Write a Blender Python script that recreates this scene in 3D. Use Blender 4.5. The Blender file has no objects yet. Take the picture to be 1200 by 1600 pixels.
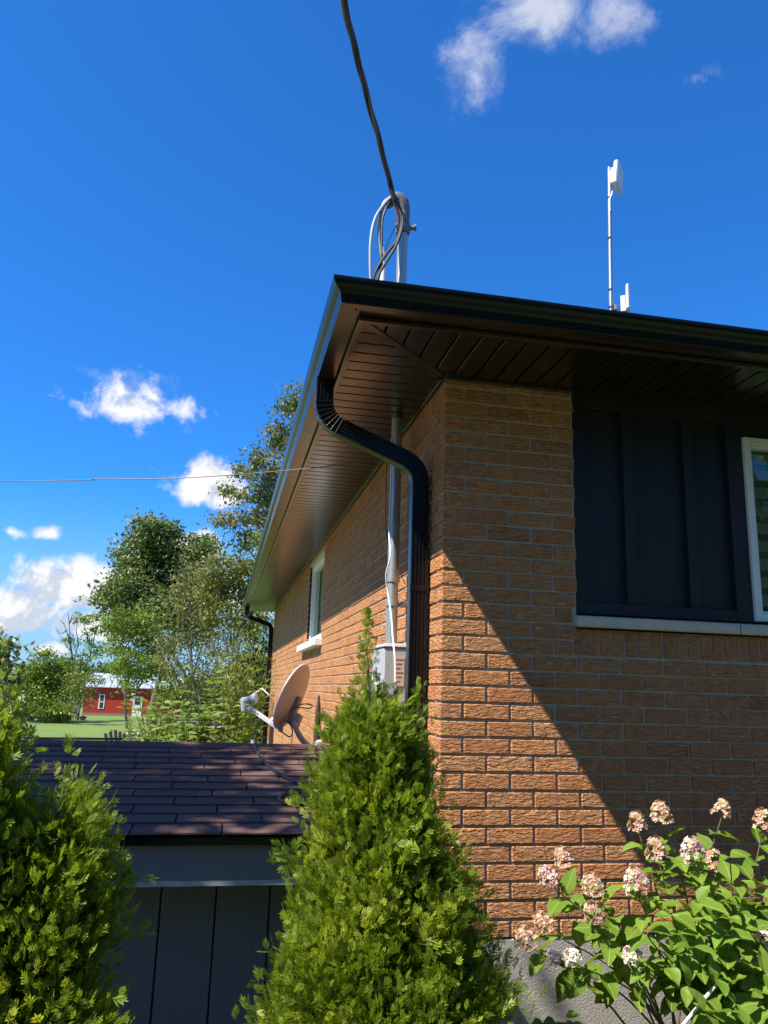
import bpy, bmesh, math, random
import numpy as np
from mathutils import Vector, Matrix, Euler

# ------------------------------------------------------------------ camera, sky, sun, exposure
SC = bpy.context.scene
COL = SC.collection
YAW, PITCH, ROLL, FPX = math.radians(11.052), math.radians(12.681), math.radians(1.789), 1232.0
CAM = Vector((-0.967, -3.5, 1.6))
_cy, _sy, _cp, _sp = math.cos(YAW), math.sin(YAW), math.cos(PITCH), math.sin(PITCH)
FWD = Vector((_sy * _cp, _cy * _cp, _sp))
_r = Vector((_cy, -_sy, 0)); _u = _r.cross(FWD)
RGT = _r * math.cos(ROLL) + _u * math.sin(ROLL)
UPV = _u * math.cos(ROLL) - _r * math.sin(ROLL)
cam_data = bpy.data.cameras.new('camera')
cam = bpy.data.objects.new('camera', cam_data); COL.objects.link(cam)
M3 = Matrix((RGT, UPV, -FWD)).transposed()
cam.matrix_world = Matrix.Translation(CAM) @ M3.to_4x4()
cam_data.sensor_fit = 'HORIZONTAL'; cam_data.sensor_width = 36.0
cam_data.lens = FPX / 1200.0 * 36.0
cam_data.clip_start = 0.05; cam_data.clip_end = 5000
SC.camera = cam

SUN_FROM = Vector((-1.0, -0.38, 1.45)).normalized()
SUN_STRENGTH, SKY_STRENGTH, EXPOSURE = 5.0, 0.05, 0.98
SC.view_settings.view_transform = 'Standard'
SC.view_settings.look = 'None'
SC.view_settings.gamma = 1.0
SC.view_settings.use_curve_mapping = False
SC.view_settings.exposure = EXPOSURE


def ray(px, py):
    return FWD + RGT * ((px - 600) / FPX) - UPV * ((py - 800) / FPX)


def at(px, py, Y):
    """surveyed spot: sight line of the photo cut with the upright plane y = Y"""
    d = ray(px, py); return CAM + d * ((Y - CAM.y) / d.y)


def at_x(px, py, X):
    d = ray(px, py); return CAM + d * ((X - CAM.x) / d.x)


def cut(px, py, p, n):
    d = ray(px, py); return CAM + d * ((Vector(p) - CAM).dot(n) / d.dot(n))


def to_px(p):
    v = Vector(p) - CAM; z = v.dot(FWD)
    return 600 + FPX * v.dot(RGT) / z, 800 - FPX * v.dot(UPV) / z, z


class NT:
    """tiny node-tree helper"""
    def __init__(self, tree):
        self.t = tree; self.n = tree.nodes; self.l = tree.links

    def node(self, typ, **kw):
        n = self.n.new(typ)
        for k, v in kw.items():
            if k.startswith('i_'):
                n.inputs[int(k[2:])].default_value = v
            else:
                setattr(n, k, v)
        return n

    def link(self, a, b):
        self.l.new(a, b)

    def math(self, op, a, b=None, c=None, clamp=False):
        n = self.n.new('ShaderNodeMath'); n.operation = op; n.use_clamp = clamp
        for i, v in enumerate((a, b, c)):
            if v is None: continue
            if isinstance(v, (int, float)): n.inputs[i].default_value = v
            else: self.l.new(v, n.inputs[i])
        return n.outputs[0]

    def vmath(self, op, a, b=None):
        n = self.n.new('ShaderNodeVectorMath'); n.operation = op
        for i, v in enumerate((a, b)):
            if v is None: continue
            if isinstance(v, (tuple, list)): n.inputs[i].default_value = v
            else: self.l.new(v, n.inputs[i])
        return n.outputs[0]

    def noise(self, vec, scale, detail=4, rough=0.55, dist=0.0):
        n = self.n.new('ShaderNodeTexNoise')
        n.inputs['Scale'].default_value = scale; n.inputs['Detail'].default_value = detail
        n.inputs['Roughness'].default_value = rough; n.inputs['Distortion'].default_value = dist
        if vec is not None: self.l.new(vec, n.inputs['Vector'])
        return n.outputs['Fac']

    def ramp(self, fac, stops):
        n = self.n.new('ShaderNodeValToRGB'); e = n.color_ramp.elements
        while len(e) < len(stops): e.new(0.5)
        for i, (p, c) in enumerate(stops):
            e[i].position = p; e[i].color = (c[0], c[1], c[2], 1)
        self.l.new(fac, n.inputs[0]); return n.outputs[0]

    def smooth(self, v, a, b):
        n = self.n.new('ShaderNodeMapRange'); n.interpolation_type = 'SMOOTHSTEP'
        self.l.new(v, n.inputs[0]); n.inputs[1].default_value = a; n.inputs[2].default_value = b
        return n.outputs[0]

    def mix(self, fac, a, b, mode='MIX'):
        n = self.n.new('ShaderNodeMix'); n.data_type = 'RGBA'; n.blend_type = mode
        for s, v in ((0, fac), (6, a), (7, b)):
            if isinstance(v, (int, float)): n.inputs[s].default_value = v
            elif isinstance(v, (tuple, list)): n.inputs[s].default_value = (v[0], v[1], v[2], 1)
            else: self.l.new(v, n.inputs[s])
        return n.outputs[2]


# world: clear Nishita sky plus fair-weather cumulus fixed to compass directions
world = bpy.data.worlds.new('World'); SC.world = world; world.use_nodes = True
W = NT(world.node_tree); W.n.clear()
sky = W.node('ShaderNodeTexSky'); sky.sky_type = 'NISHITA'; sky.sun_disc = False
sky.sun_elevation = math.asin(SUN_FROM.z)
sky.sun_rotation = math.atan2(SUN_FROM.x, SUN_FROM.y) % (2 * math.pi)
sky.air_density = 1.0; sky.dust_density = 0.3; sky.ozone_density = 3.0; sky.altitude = 200
tc = W.node('ShaderNodeTexCoord'); D = tc.outputs['Generated']
sep = W.node('ShaderNodeSeparateXYZ'); W.link(D, sep.inputs[0])
az = W.math('MULTIPLY', W.math('ARCTAN2', sep.outputs[0], sep.outputs[1]), 57.29578)
el = W.math('MULTIPLY', W.math('ARCSINE', sep.outputs[2]), 57.29578)
deep = W.vmath('MULTIPLY', sky.outputs[0], (0.325, 1.27, 2.36))
low = W.smooth(el, 14.0, -2.0)
skycol = W.mix(low, deep, (4.1, 6.75, 9.4))
CLOUDS = [  # azimuth, elevation, half width, half height (degrees), strength
    (-1.9, 13.9, 4.3, 2.6, 1.0), (-7.7, 18.6, 5.4, 2.3, 0.62), (-6.4, 19.6, 2.2, 1.8, 0.5),
    (-9.8, 5.9, 4.9, 2.9, 1.0), (-13.6, 4.0, 4.2, 2.3, 1.0), (-9.3, 3.6, 5.0, 2.0, 0.9),
    (-12.2, 9.5, 1.6, 0.85, 0.62), (-14.6, 9.4, 1.5, 0.8, 0.5), (-11.6, 1.9, 2.6, 0.9, 0.8),
    (-2.2, 9.0, 2.6, 2.2, 1.0), (-6.6, 3.9, 3.2, 1.8, 1.0), (0.5, 6.0, 4.0, 2.0, 0.9),
    (-34, 12, 9, 4, 1.0), (-60, 20, 12, 5, 1.0), (55, 14, 12, 5, 1.0), (120, 24, 16, 7, 1.0),
    (-150, 30, 16, 7, 1.0), (170, 12, 20, 5, 1.0), (85, 40, 12, 7, 0.8), (-95, 8, 16, 4, 1.0)]
mm = None
for a0, e0, ra, re, k in CLOUDS:
    u = W.math('MULTIPLY', W.math('SUBTRACT', az, a0), 1.0 / ra)
    v = W.math('MULTIPLY', W.math('SUBTRACT', el, e0), 1.0 / re)
    v = W.math('MULTIPLY', v, W.math('SUBTRACT', 1.0, W.math('MULTIPLY', W.math('LESS_THAN', v, 0.0), -0.35)))
    d2 = W.math('SQRT', W.math('ADD', W.math('MULTIPLY', u, u), W.math('MULTIPLY', v, v)))
    m = W.math('MULTIPLY', W.math('SUBTRACT', 1.0, d2), k)
    mm = m if mm is None else W.math('MAXIMUM', mm, m)
WISPS = [(17.8, 42.0, 3.6, 4.2, 0.85), (22.5, 44.9, 7.5, 3.0, 0.9), (29.0, 44.2, 4.2, 2.3, 0.75), (-8.6, 20.2, 3.4, 1.4, 0.45), (35, 39.5, 1.5, 0.8, 0.4)]
ww = None
for a0, e0, ra, re, k in WISPS:
    u = W.math('MULTIPLY', W.math('SUBTRACT', az, a0), 1.0 / ra)
    v = W.math('MULTIPLY', W.math('SUBTRACT', el, e0), 1.0 / re)
    d2 = W.math('SQRT', W.math('ADD', W.math('MULTIPLY', u, u), W.math('MULTIPLY', v, v)))
    m = W.math('MULTIPLY', W.math('SUBTRACT', 1.0, d2), k)
    ww = m if ww is None else W.math('MAXIMUM', ww, m)
n1 = W.noise(D, 17, 9, 0.6, 0.25)
n1u = W.noise(W.vmath('ADD', D, (-0.012, -0.004, 0.016)), 17, 9, 0.6, 0.25)
n2 = W.noise(D, 13, 10, 0.68, 0.35)
big = W.noise(D, 5, 3, 0.5)
ca = W.smooth(W.math('ADD', mm, W.math('MULTIPLY', W.math('SUBTRACT', n1, 0.5), 1.75)), 0.10, 0.52)
cb = W.math('MULTIPLY', W.smooth(W.math('ADD', ww, W.math('MULTIPLY', W.math('SUBTRACT', n2, 0.5), 2.1)), 0.05, 1.0), 0.62)
alpha = W.math('MAXIMUM', ca, cb)
lit = W.smooth(W.math('ADD', W.math('MULTIPLY', W.math('SUBTRACT', n1, n1u), 2.6), W.math('ADD', big, W.math('MULTIPLY', n1, 0.25))), 0.22, 0.62)
ccol = W.mix(lit, (0.60, 0.67, 0.80), (0.98, 0.98, 0.99))
bg1 = W.node('ShaderNodeBackground'); bg1.inputs[1].default_value = SKY_STRENGTH
W.link(skycol, bg1.inputs[0])
bg2 = W.node('ShaderNodeBackground'); bg2.inputs[1].default_value = 0.53
W.link(ccol, bg2.inputs[0])
mx = W.node('ShaderNodeMixShader'); W.link(alpha, mx.inputs[0]); W.link(bg1.outputs[0], mx.inputs[1]); W.link(bg2.outputs[0], mx.inputs[2])
wo = W.node('ShaderNodeOutputWorld'); W.link(mx.outputs[0], wo.inputs[0])

sl = bpy.data.lights.new('sun', 'SUN'); sl.energy = SUN_STRENGTH; sl.angle = math.radians(0.53); sl.color = (1.0, 0.93, 0.83)
so = bpy.data.objects.new('sun', sl); COL.objects.link(so)
so.rotation_euler = (-SUN_FROM).to_track_quat('-Z', 'Y').to_euler(); so.location = SUN_FROM * 50

# ------------------------------------------------------------------ builders
ORG = {}


def tag(o, label=None, cat=None, group=None, kind=None):
    if label: o['label'] = label
    if cat: o['category'] = cat
    if group: o['group'] = group
    if kind: o['kind'] = kind
    return o


def thing(name, loc, label, cat, group=None):
    o = bpy.data.objects.new(name, None); COL.objects.link(o)
    o.location = loc; o.empty_display_size = 0.1
    ORG[o] = Vector(loc); tag(o, label, cat, group); return o


def place(name, mesh, parent=None, loc=None, rot=None, scale=None):
    """link one object; loc in world metres"""
    o = bpy.data.objects.new(name, mesh); COL.objects.link(o)
    base = Vector((0, 0, 0))
    if parent is not None:
        o.parent = parent; base = ORG[parent]
    loc = Vector(loc) if loc is not None else base
    o.location = loc - base
    if rot is not None: o.rotation_euler = rot
    if scale is not None: o.scale = scale if hasattr(scale, '__len__') else (scale,) * 3
    ORG[o] = loc
    return o


class MB:
    def __init__(self):
        self.v = []; self.f = []; self.col = []; self.c = None

    def add(self, vs, fs):
        b = len(self.v)
        self.v.extend([tuple(p) for p in vs]); self.f.extend([tuple(b + i for i in f) for f in fs])
        if self.c is not None: self.col.extend([self.c] * len(vs))
        return self

    def box(self, a, b):
        x0, y0, z0 = a; x1, y1, z1 = b
        return self.add([(x0, y0, z0), (x1, y0, z0), (x1, y1, z0), (x0, y1, z0), (x0, y0, z1), (x1, y0, z1), (x1, y1, z1), (x0, y1, z1)],
                        [(0, 3, 2, 1), (4, 5, 6, 7), (0, 1, 5, 4), (1, 2, 6, 5), (2, 3, 7, 6), (3, 0, 4, 7)])

    def obox(self, c, ax, ay, az, sx, sy, sz):
        c = Vector(c); ax, ay, az = Vector(ax), Vector(ay), Vector(az)
        p = []
        for k in (-1, 1):
            for (i, j) in ((-1, -1), (1, -1), (1, 1), (-1, 1)):
                p.append(c + ax * (i * sx / 2) + ay * (j * sy / 2) + az * (k * sz / 2))
        return self.add(p, [(0, 3, 2, 1), (4, 5, 6, 7), (0, 1, 5, 4), (1, 2, 6, 5), (2, 3, 7, 6), (3, 0, 4, 7)])

    def bar(self, a, b, w, h, up=(0, 0, 1)):
        a, b = Vector(a), Vector(b); d = (b - a); L = d.length; d.normalize()
        s = d.cross(Vector(up))
        if s.length < 1e-4: s = d.cross(Vector((0, 1, 0)))
        s.normalize(); t = s.cross(d)
        return self.obox((a + b) / 2, d, s, t, L, w, h)

    def tube(self, pts, r, seg=8, cap=True):
        pts = [Vector(p) for p in pts]; n = len(pts)
        rs = r if hasattr(r, '__len__') else [r] * n
        t0 = (pts[1] - pts[0]).normalized()
        ref = Vector((0, 0, 1)) if abs(t0.z) < 0.9 else Vector((1, 0, 0))
        nrm = t0.cross(ref).normalized()
        vs = []
        for i, p in enumerate(pts):
            t = (pts[min(i + 1, n - 1)] - pts[max(i - 1, 0)])
            if t.length < 1e-9: t = t0.copy()
            t.normalize()
            nrm = (nrm - t * nrm.dot(t))
            if nrm.length < 1e-6: nrm = t.orthogonal()
            nrm.normalize(); bn = t.cross(nrm)
            for k in range(seg):
                a = 2 * math.pi * k / seg
                vs.append(p + (nrm * math.cos(a) + bn * math.sin(a)) * rs[i])
        fs = []
        for i in range(n - 1):
            for k in range(seg):
                k2 = (k + 1) % seg
                fs.append((i * seg + k, i * seg + k2, (i + 1) * seg + k2, (i + 1) * seg + k))
        if cap:
            fs.append(tuple(range(seg - 1, -1, -1))); fs.append(tuple((n - 1) * seg + k for k in range(seg)))
        return self.add(vs, fs)

    def prism(self, poly, y0, y1, fn=None):
        """poly: list of 2D points; extruded from y0 to y1; fn maps (u, v, w) to xyz"""
        fn = fn or (lambda u, v, w: (u, w, v)); n = len(poly)
        vs = [fn(u, v, y0) for u, v in poly] + [fn(u, v, y1) for u, v in poly]
        fs = [tuple(range(n)), tuple(range(2 * n - 1, n - 1, -1))]
        for i in range(n):
            j = (i + 1) % n; fs.append((i, i + n, j + n, j))
        return self.add(vs, fs)

    def lathe(self, prof, c, axis=(0, 0, 1), seg=16):
        a = Vector(axis).normalized(); s = a.orthogonal().normalized(); t = a.cross(s); c = Vector(c)
        vs = []; n = len(prof)
        for r, h in prof:
            for k in range(seg):
                q = 2 * math.pi * k / seg
                vs.append(c + a * h + (s * math.cos(q) + t * math.sin(q)) * r)
        fs = []
        for i in range(n - 1):
            for k in range(seg):
                k2 = (k + 1) % seg
                fs.append((i * seg + k, i * seg + k2, (i + 1) * seg + k2, (i + 1) * seg + k))
        if prof[0][0] > 1e-4: fs.append(tuple(range(seg - 1, -1, -1)))
        if prof[-1][0] > 1e-4: fs.append(tuple((n - 1) * seg + k for k in range(seg)))
        return self.add(vs, fs)

    def mesh(self, name, mat, origin=(0, 0, 0), smooth=False, bevel=0.0, fix=True):
        o = Vector(origin)
        me = bpy.data.meshes.new(name)
        me.from_pydata([(p[0] - o.x, p[1] - o.y, p[2] - o.z) for p in self.v], [], self.f)
        if self.col:
            at_ = me.color_attributes.new('tint', 'FLOAT_COLOR', 'POINT')
            at_.data.foreach_set('color', [x for c in self.col for x in (c[0], c[1], c[2], 1.0)])
        if fix or bevel:
            bm = bmesh.new(); bm.from_mesh(me)
            if bevel:
                es = [e for e in bm.edges if len(e.link_faces) == 2 and e.calc_face_angle(0) > 0.5]
                bmesh.ops.bevel(bm, geom=es, offset=bevel, segments=1, affect='EDGES')
            bmesh.ops.recalc_face_normals(bm, faces=bm.faces)
            bm.to_mesh(me); bm.free()
        if mat: me.materials.append(mat)
        if smooth:
            me.polygons.foreach_set('use_smooth', [True] * len(me.polygons))
            if smooth != 'all':
                try: me.set_sharp_from_angle(angle=math.radians(40))
                except Exception: pass
        return me

    def build(self, name, mat, parent=None, smooth=False, bevel=0.0, fix=True):
        org = ORG[parent] if parent is not None else Vector((0, 0, 0))
        return place(name, self.mesh(name, mat, org, smooth, bevel, fix), parent, org)

    def top(self, name, mat, loc, label, cat, group=None, **kw):
        """a thing that is one mesh"""
        o = place(name, self.mesh(name, mat, loc, **kw), None, loc)
        return tag(o, label, cat, group)


def np_mesh(name, verts, faces, mat, cols=None):
    """verts (n,3), faces (m,k) as arrays"""
    me = bpy.data.meshes.new(name)
    nv, (nf, k) = len(verts), faces.shape
    me.vertices.add(nv); me.vertices.foreach_set('co', np.asarray(verts, dtype=np.float32).ravel())
    me.loops.add(nf * k); me.loops.foreach_set('vertex_index', faces.astype(np.int32).ravel())
    me.polygons.add(nf); me.polygons.foreach_set('loop_start', np.arange(0, nf * k, k, dtype=np.int32))
    try: me.polygons.foreach_set('loop_total', np.full(nf, k, dtype=np.int32))
    except Exception: pass
    me.update(calc_edges=True)
    if cols is not None:
        a = me.color_attributes.new('tint', 'FLOAT_COLOR', 'POINT')
        c = np.ones((nv, 4), dtype=np.float32); c[:, :3] = cols
        a.data.foreach_set('color', c.ravel())
    if mat: me.materials.append(mat)
    return me


# ------------------------------------------------------------------ materials
def new_mat(name):
    m = bpy.data.materials.new(name); m.use_nodes = True
    t = NT(m.node_tree); p = t.n['Principled BSDF']
    return m, t, p


def simple(name, col, rough=0.5, metal=0.0, var=0.12, vscale=6.0, bump=0.0, bscale=60.0, spec=0.5, coat=0.0):
    m, t, p = new_mat(name)
    g = t.node('ShaderNodeNewGeometry'); P = g.outputs['Position']
    n = t.noise(P, vscale, 5, 0.6)
    c = t.mix(n, tuple(x * (1 - var) for x in col), tuple(min(1, x * (1 + var)) for x in col))
    t.link(c, p.inputs['Base Color'])
    t.link(t.math('ADD', rough - 0.06, t.math('MULTIPLY', t.noise(P, vscale * 2.3, 4), 0.12)), p.inputs['Roughness'])
    p.inputs['Metallic'].default_value = metal
    p.inputs['Specular IOR Level'].default_value = spec
    if coat: p.inputs['Coat Weight'].default_value = coat
    if bump:
        b = t.node('ShaderNodeBump'); b.inputs['Strength'].default_value = bump; b.inputs['Distance'].default_value = 0.01
        t.link(t.noise(P, bscale, 4, 0.6), b.inputs['Height']); t.link(b.outputs[0], p.inputs['Normal'])
    return m


def leafy(name, c0, c1, c2=None, trans=0.35, rough=0.5, veins=False, spec=0.35):
    """foliage: colour runs by a per-leaf tint attribute or per-object random; part of the light passes through"""
    m, t, p = new_mat(name)
    if veins:
        oi = t.node('ShaderNodeObjectInfo'); f = oi.outputs['Random']
    else:
        a = t.node('ShaderNodeAttribute'); a.attribute_name = 'tint'
        s = t.node('ShaderNodeSeparateColor'); t.link(a.outputs['Color'], s.inputs[0]); f = s.outputs[0]
    stops = [(0.0, c0), (1.0, c1)] if c2 is None else [(0.0, c0), (0.6, c1), (1.0, c2)]
    col = t.ramp(f, stops)
    if veins:
        tcx = t.node('ShaderNodeTexCoord'); sp = t.node('ShaderNodeSeparateXYZ'); t.link(tcx.outputs['Object'], sp.inputs[0])
        ay = t.math('ABSOLUTE', sp.outputs[1])
        ph = t.math('MULTIPLY', t.math('SUBTRACT', sp.outputs[0], t.math('MULTIPLY', ay, 0.9)), 52.0)
        vein = t.math('POWER', t.math('ABSOLUTE', t.math('SINE', ph)), 6.0)
        mid = t.smooth(ay, 0.022, 0.006)
        vv = t.math('MAXIMUM', t.math('MULTIPLY', vein, 0.35), mid)
        col = t.mix(t.math('MULTIPLY', vv, 0.55), col, tuple(min(1, x * 1.9 + 0.03) for x in c1))
        patch = t.noise(tcx.outputs['Object'], 3.0, 4)
        col = t.mix(t.smooth(patch, 0.62, 0.8), col, (c1[0] * 1.3, c1[1] * 1.05, c1[2] * 0.6))
        b = t.node('ShaderNodeBump'); b.inputs['Strength'].default_value = 0.5; b.inputs['Distance'].default_value = 0.02
        b.invert = True
        t.link(vv, b.inputs['Height']); t.link(b.outputs[0], p.inputs['Normal'])
    t.link(col, p.inputs['Base Color']); p.inputs['Roughness'].default_value = rough
    p.inputs['Specular IOR Level'].default_value = spec
    tr = t.node('ShaderNodeBsdfTranslucent')
    t.link(t.mix(1.0, col, (1.25, 1.2, 0.6), 'MULTIPLY'), tr.inputs[0])
    ms = t.node('ShaderNodeMixShader'); ms.inputs[0].default_value = trans
    out = t.n['Material Output']
    t.link(p.outputs[0], ms.inputs[1]); t.link(tr.outputs[0], ms.inputs[2]); t.link(ms.outputs[0], out.inputs[0])
    return m


def brick_material():
    m, t, p = new_mat('rug_brick')
    g = t.node('ShaderNodeNewGeometry'); P = g.outputs['Position']
    oi = t.node('ShaderNodeObjectInfo')
    rnd = t.math('FRACT', t.math('ADD', t.math('MULTIPLY', oi.outputs['Random'], 7.13), t.math('MULTIPLY', g.outputs['Random Per Island'], 3.7)))
    col = t.ramp(rnd, [(0.0, (0.46, 0.200, 0.082)), (0.2, (0.53, 0.240, 0.098)), (0.45, (0.58, 0.272, 0.112)), (0.8, (0.63, 0.312, 0.138)), (1.0, (0.54, 0.255, 0.118))])
    fine = t.noise(P, 160, 5, 0.65); mid = t.noise(P, 24, 5, 0.6)
    col = t.mix(t.smooth(mid, 0.35, 0.75), col, t.mix(1.0, col, (0.78, 0.72, 0.7), 'MULTIPLY'))
    col = t.mix(t.math('MULTIPLY', t.smooth(fine, 0.58, 0.75), 0.4), col, (0.20, 0.07, 0.035))
    t.link(col, p.inputs['Base Color']); p.inputs['Roughness'].default_value = 0.85
    p.inputs['Specular IOR Level'].default_value = 0.25
    # rug face: drawn-out horizontal ridges torn into the clay
    mp = t.node('ShaderNodeMapping'); mp.inputs['Scale'].default_value = (26, 26, 84); t.link(P, mp.inputs['Vector'])
    wave = t.noise(mp.outputs[0], 1.0, 3.0, 0.55, 0.7)
    mp2 = t.node('ShaderNodeMapping'); mp2.inputs['Scale'].default_value = (60, 60, 190); t.link(P, mp2.inputs['Vector'])
    wave2 = t.noise(mp2.outputs[0], 1.0, 3, 0.6, 0.5)
    st = t.math('ADD', 0.35, t.math('MULTIPLY', rnd, 0.9))
    h = t.math('ADD', t.math('MULTIPLY', t.smooth(wave, 0.36, 0.64), st), t.math('MULTIPLY', wave2, 0.45))
    h = t.math('ADD', h, t.math('MULTIPLY', fine, 0.12))
    b = t.node('ShaderNodeBump'); b.inputs['Strength'].default_value = 1.0; b.inputs['Distance'].default_value = 0.0115
    t.link(h, b.inputs['Height']); t.link(b.outputs[0], p.inputs['Normal'])
    return m


def shingle_material():
    m, t, p = new_mat('asphalt_shingle')
    g = t.node('ShaderNodeNewGeometry'); P = g.outputs['Position']; oi = t.node('ShaderNodeObjectInfo')
    col = t.ramp(oi.outputs['Random'], [(0, (0.170, 0.100, 0.084)), (0.5, (0.200, 0.118, 0.096)), (1, (0.148, 0.088, 0.077))])
    gr = t.noise(P, 420, 3, 0.7)
    col = t.mix(t.smooth(gr, 0.5, 0.72), col, (0.20, 0.125, 0.105)); col = t.mix(t.smooth(gr, 0.5, 0.3), col, (0.03, 0.018, 0.018))
    col = t.mix(t.math('MULTIPLY', t.smooth(t.noise(P, 5, 5, 0.65), 0.45, 0.75), 0.5), col, (0.13, 0.085, 0.075))
    t.link(col, p.inputs['Base Color']); p.inputs['Roughness'].default_value = 0.95; p.inputs['Specular IOR Level'].default_value = 0.08
    b = t.node('ShaderNodeBump'); b.inputs['Strength'].default_value = 0.6; b.inputs['Distance'].default_value = 0.004
    t.link(gr, b.inputs['Height']); t.link(b.outputs[0], p.inputs['Normal'])
    return m


def soffit_material():
    m, t, p = new_mat('brown_soffit_aluminium')
    g = t.node('ShaderNodeNewGeometry'); P = g.outputs['Position']
    v = t.node('ShaderNodeTexVoronoi'); v.feature = 'F1'; v.inputs['Randomness'].default_value = 0.0
    mp = t.node('ShaderNodeMapping'); mp.inputs['Scale'].default_value = (60, 60, 1); mp.inputs['Rotation'].default_value = (0, 0, 0.78)
    t.link(P, mp.inputs[0]); t.link(mp.outputs[0], v.inputs['Vector']); v.inputs['Scale'].default_value = 1.0
    hole = t.smooth(v.outputs['Distance'], 0.30, 0.18)
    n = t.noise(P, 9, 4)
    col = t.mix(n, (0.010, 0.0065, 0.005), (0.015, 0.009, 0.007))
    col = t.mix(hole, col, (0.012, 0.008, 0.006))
    t.link(col, p.inputs['Base Color']); p.inputs['Roughness'].default_value = 0.24; p.inputs['Specular IOR Level'].default_value = 0.9
    b = t.node('ShaderNodeBump'); b.inputs['Strength'].default_value = 0.18; b.inputs['Distance'].default_value = 0.002; b.invert = True
    t.link(hole, b.inputs['Height']); t.link(b.outputs[0], p.inputs['Normal'])
    return m


def grass_material():
    m, t, p = new_mat('lawn_grass')
    g = t.node('ShaderNodeNewGeometry'); P = g.outputs['Position']
    sp = t.node('ShaderNodeSeparateXYZ'); t.link(P, sp.inputs[0])
    a = t.noise(P, 0.35, 6, 0.6); b_ = t.noise(P, 7, 6, 0.7)
    col = t.ramp(a, [(0.25, (0.105, 0.165, 0.024)), (0.5, (0.135, 0.205, 0.031)), (0.78, (0.175, 0.235, 0.048))])
    stripe = t.math('SINE', t.math('MULTIPLY', t.math('ADD', t.math('MULTIPLY', sp.outputs[0], 0.35), sp.outputs[1]), 2.1))
    col = t.mix(t.math('MULTIPLY', t.smooth(stripe, -0.6, 0.6), 0.22), col, (0.16, 0.26, 0.05))
    col = t.mix(t.math('MULTIPLY', t.smooth(b_, 0.45, 0.70), 0.65), col, (0.045, 0.085, 0.014))
    t.link(col, p.inputs['Base Color']); p.inputs['Roughness'].default_value = 0.8
    bp = t.node('ShaderNodeBump'); bp.inputs['Strength'].default_value = 0.7; bp.inputs['Distance'].default_value = 0.05
    t.link(t.noise(P, 30, 5, 0.7), bp.inputs['Height']); t.link(bp.outputs[0], p.inputs['Normal'])
    return m


def board_material(name, base, along='z'):
    m, t, p = new_mat(name)
    g = t.node('ShaderNodeNewGeometry'); P = g.outputs['Position']
    mp = t.node('ShaderNodeMapping'); mp.inputs['Scale'].default_value = (90, 90, 3.0); t.link(P, mp.inputs[0])
    n = t.noise(mp.outputs[0], 1.0, 5, 0.6, 0.4)
    col = t.mix(n, tuple(x * 0.8 for x in base), tuple(x * 1.2 for x in base))
    t.link(col, p.inputs['Base Color']); p.inputs['Roughness'].default_value = 0.55
    b = t.node('ShaderNodeBump'); b.inputs['Strength'].default_value = 0.5; b.inputs['Distance'].default_value = 0.003
    t.link(n, b.inputs['Height']); t.link(b.outputs[0], p.inputs['Normal'])
    return m


def glass_material():
    m, t, p = new_mat('window_glass')
    gl = t.node('ShaderNodeBsdfGlossy'); gl.inputs['Roughness'].default_value = 0.02; gl.inputs[0].default_value = (0.9, 0.95, 0.93, 1)
    tr = t.node('ShaderNodeBsdfTransparent'); tr.inputs[0].default_value = (0.80, 0.86, 0.82, 1)
    fr = t.node('ShaderNodeFresnel'); fr.inputs[0].default_value = 1.5
    ms = t.node('ShaderNodeMixShader'); t.link(t.math('MULTIPLY', fr.outputs[0], 0.45, clamp=True), ms.inputs[0])
    t.link(tr.outputs[0], ms.inputs[1]); t.link(gl.outputs[0], ms.inputs[2]); t.link(ms.outputs[0], t.n['Material Output'].inputs[0])
    return m


M_BRICK = brick_material()
M_MORTAR = simple('mortar', (0.45, 0.41, 0.33), 0.9, var=0.2, vscale=25, bump=0.5, bscale=220)
M_CONC = simple('parged_concrete', (0.44, 0.41, 0.35), 0.9, var=0.16, vscale=7, bump=0.5, bscale=140)
M_STONE = simple('sill_stone', (0.58, 0.50, 0.38), 0.8, var=0.16, vscale=16, bump=0.35, bscale=90)
M_SOFFIT = soffit_material()
M_TRIM = simple('brown_trim_metal', (0.030, 0.017, 0.011), 0.26, var=0.1, vscale=4, spec=0.9)
M_GAP = simple('dark_gap', (0.012, 0.010, 0.009), 0.7)
M_GUTTER = simple('black_gutter_metal', (0.007, 0.010, 0.011), 0.22, var=0.2, vscale=3, spec=0.3)
M_SPOUT = simple('black_downspout_metal', (0.006, 0.0065, 0.008), 0.28, var=0.2, vscale=5)
M_SIDING = board_material('navy_black_siding', (0.009, 0.0115, 0.0155))
M_SHINGLE = shingle_material()
M_ROOF = simple('dark_roof_shingle', (0.035, 0.032, 0.032), 0.9, var=0.3, vscale=18, bump=0.4, bscale=240)
M_VINYL = simple('white_vinyl', (0.78, 0.79, 0.76), 0.4, var=0.05)
M_GLASS = glass_material()
M_BLIND = simple('blind_cloth', (0.46, 0.43, 0.33), 0.8, var=0.14, vscale=30)
M_SHEER = simple('blind_sheer', (0.20, 0.19, 0.14), 0.8, var=0.14, vscale=30)
M_ROOM = simple('dark_room', (0.03, 0.03, 0.028), 0.9)
M_GALV = simple('galvanised_steel', (0.42, 0.43, 0.42), 0.42, 0.6, var=0.18, vscale=14)
M_ALU = simple('cast_aluminium', (0.21, 0.20, 0.19), 0.5, 0.4, var=0.25, vscale=20)
M_DARKMETAL = simple('weathered_dark_metal', (0.06, 0.06, 0.06), 0.5, 0.3)
M_BOX = simple('grey_meter_enamel', (0.42, 0.43, 0.43), 0.5, 0.1, var=0.1, vscale=10)
M_LABEL = simple('aged_label', (0.50, 0.44, 0.38), 0.6)
M_RED = simple('faded_red_print', (0.42, 0.14, 0.10), 0.6)
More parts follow.
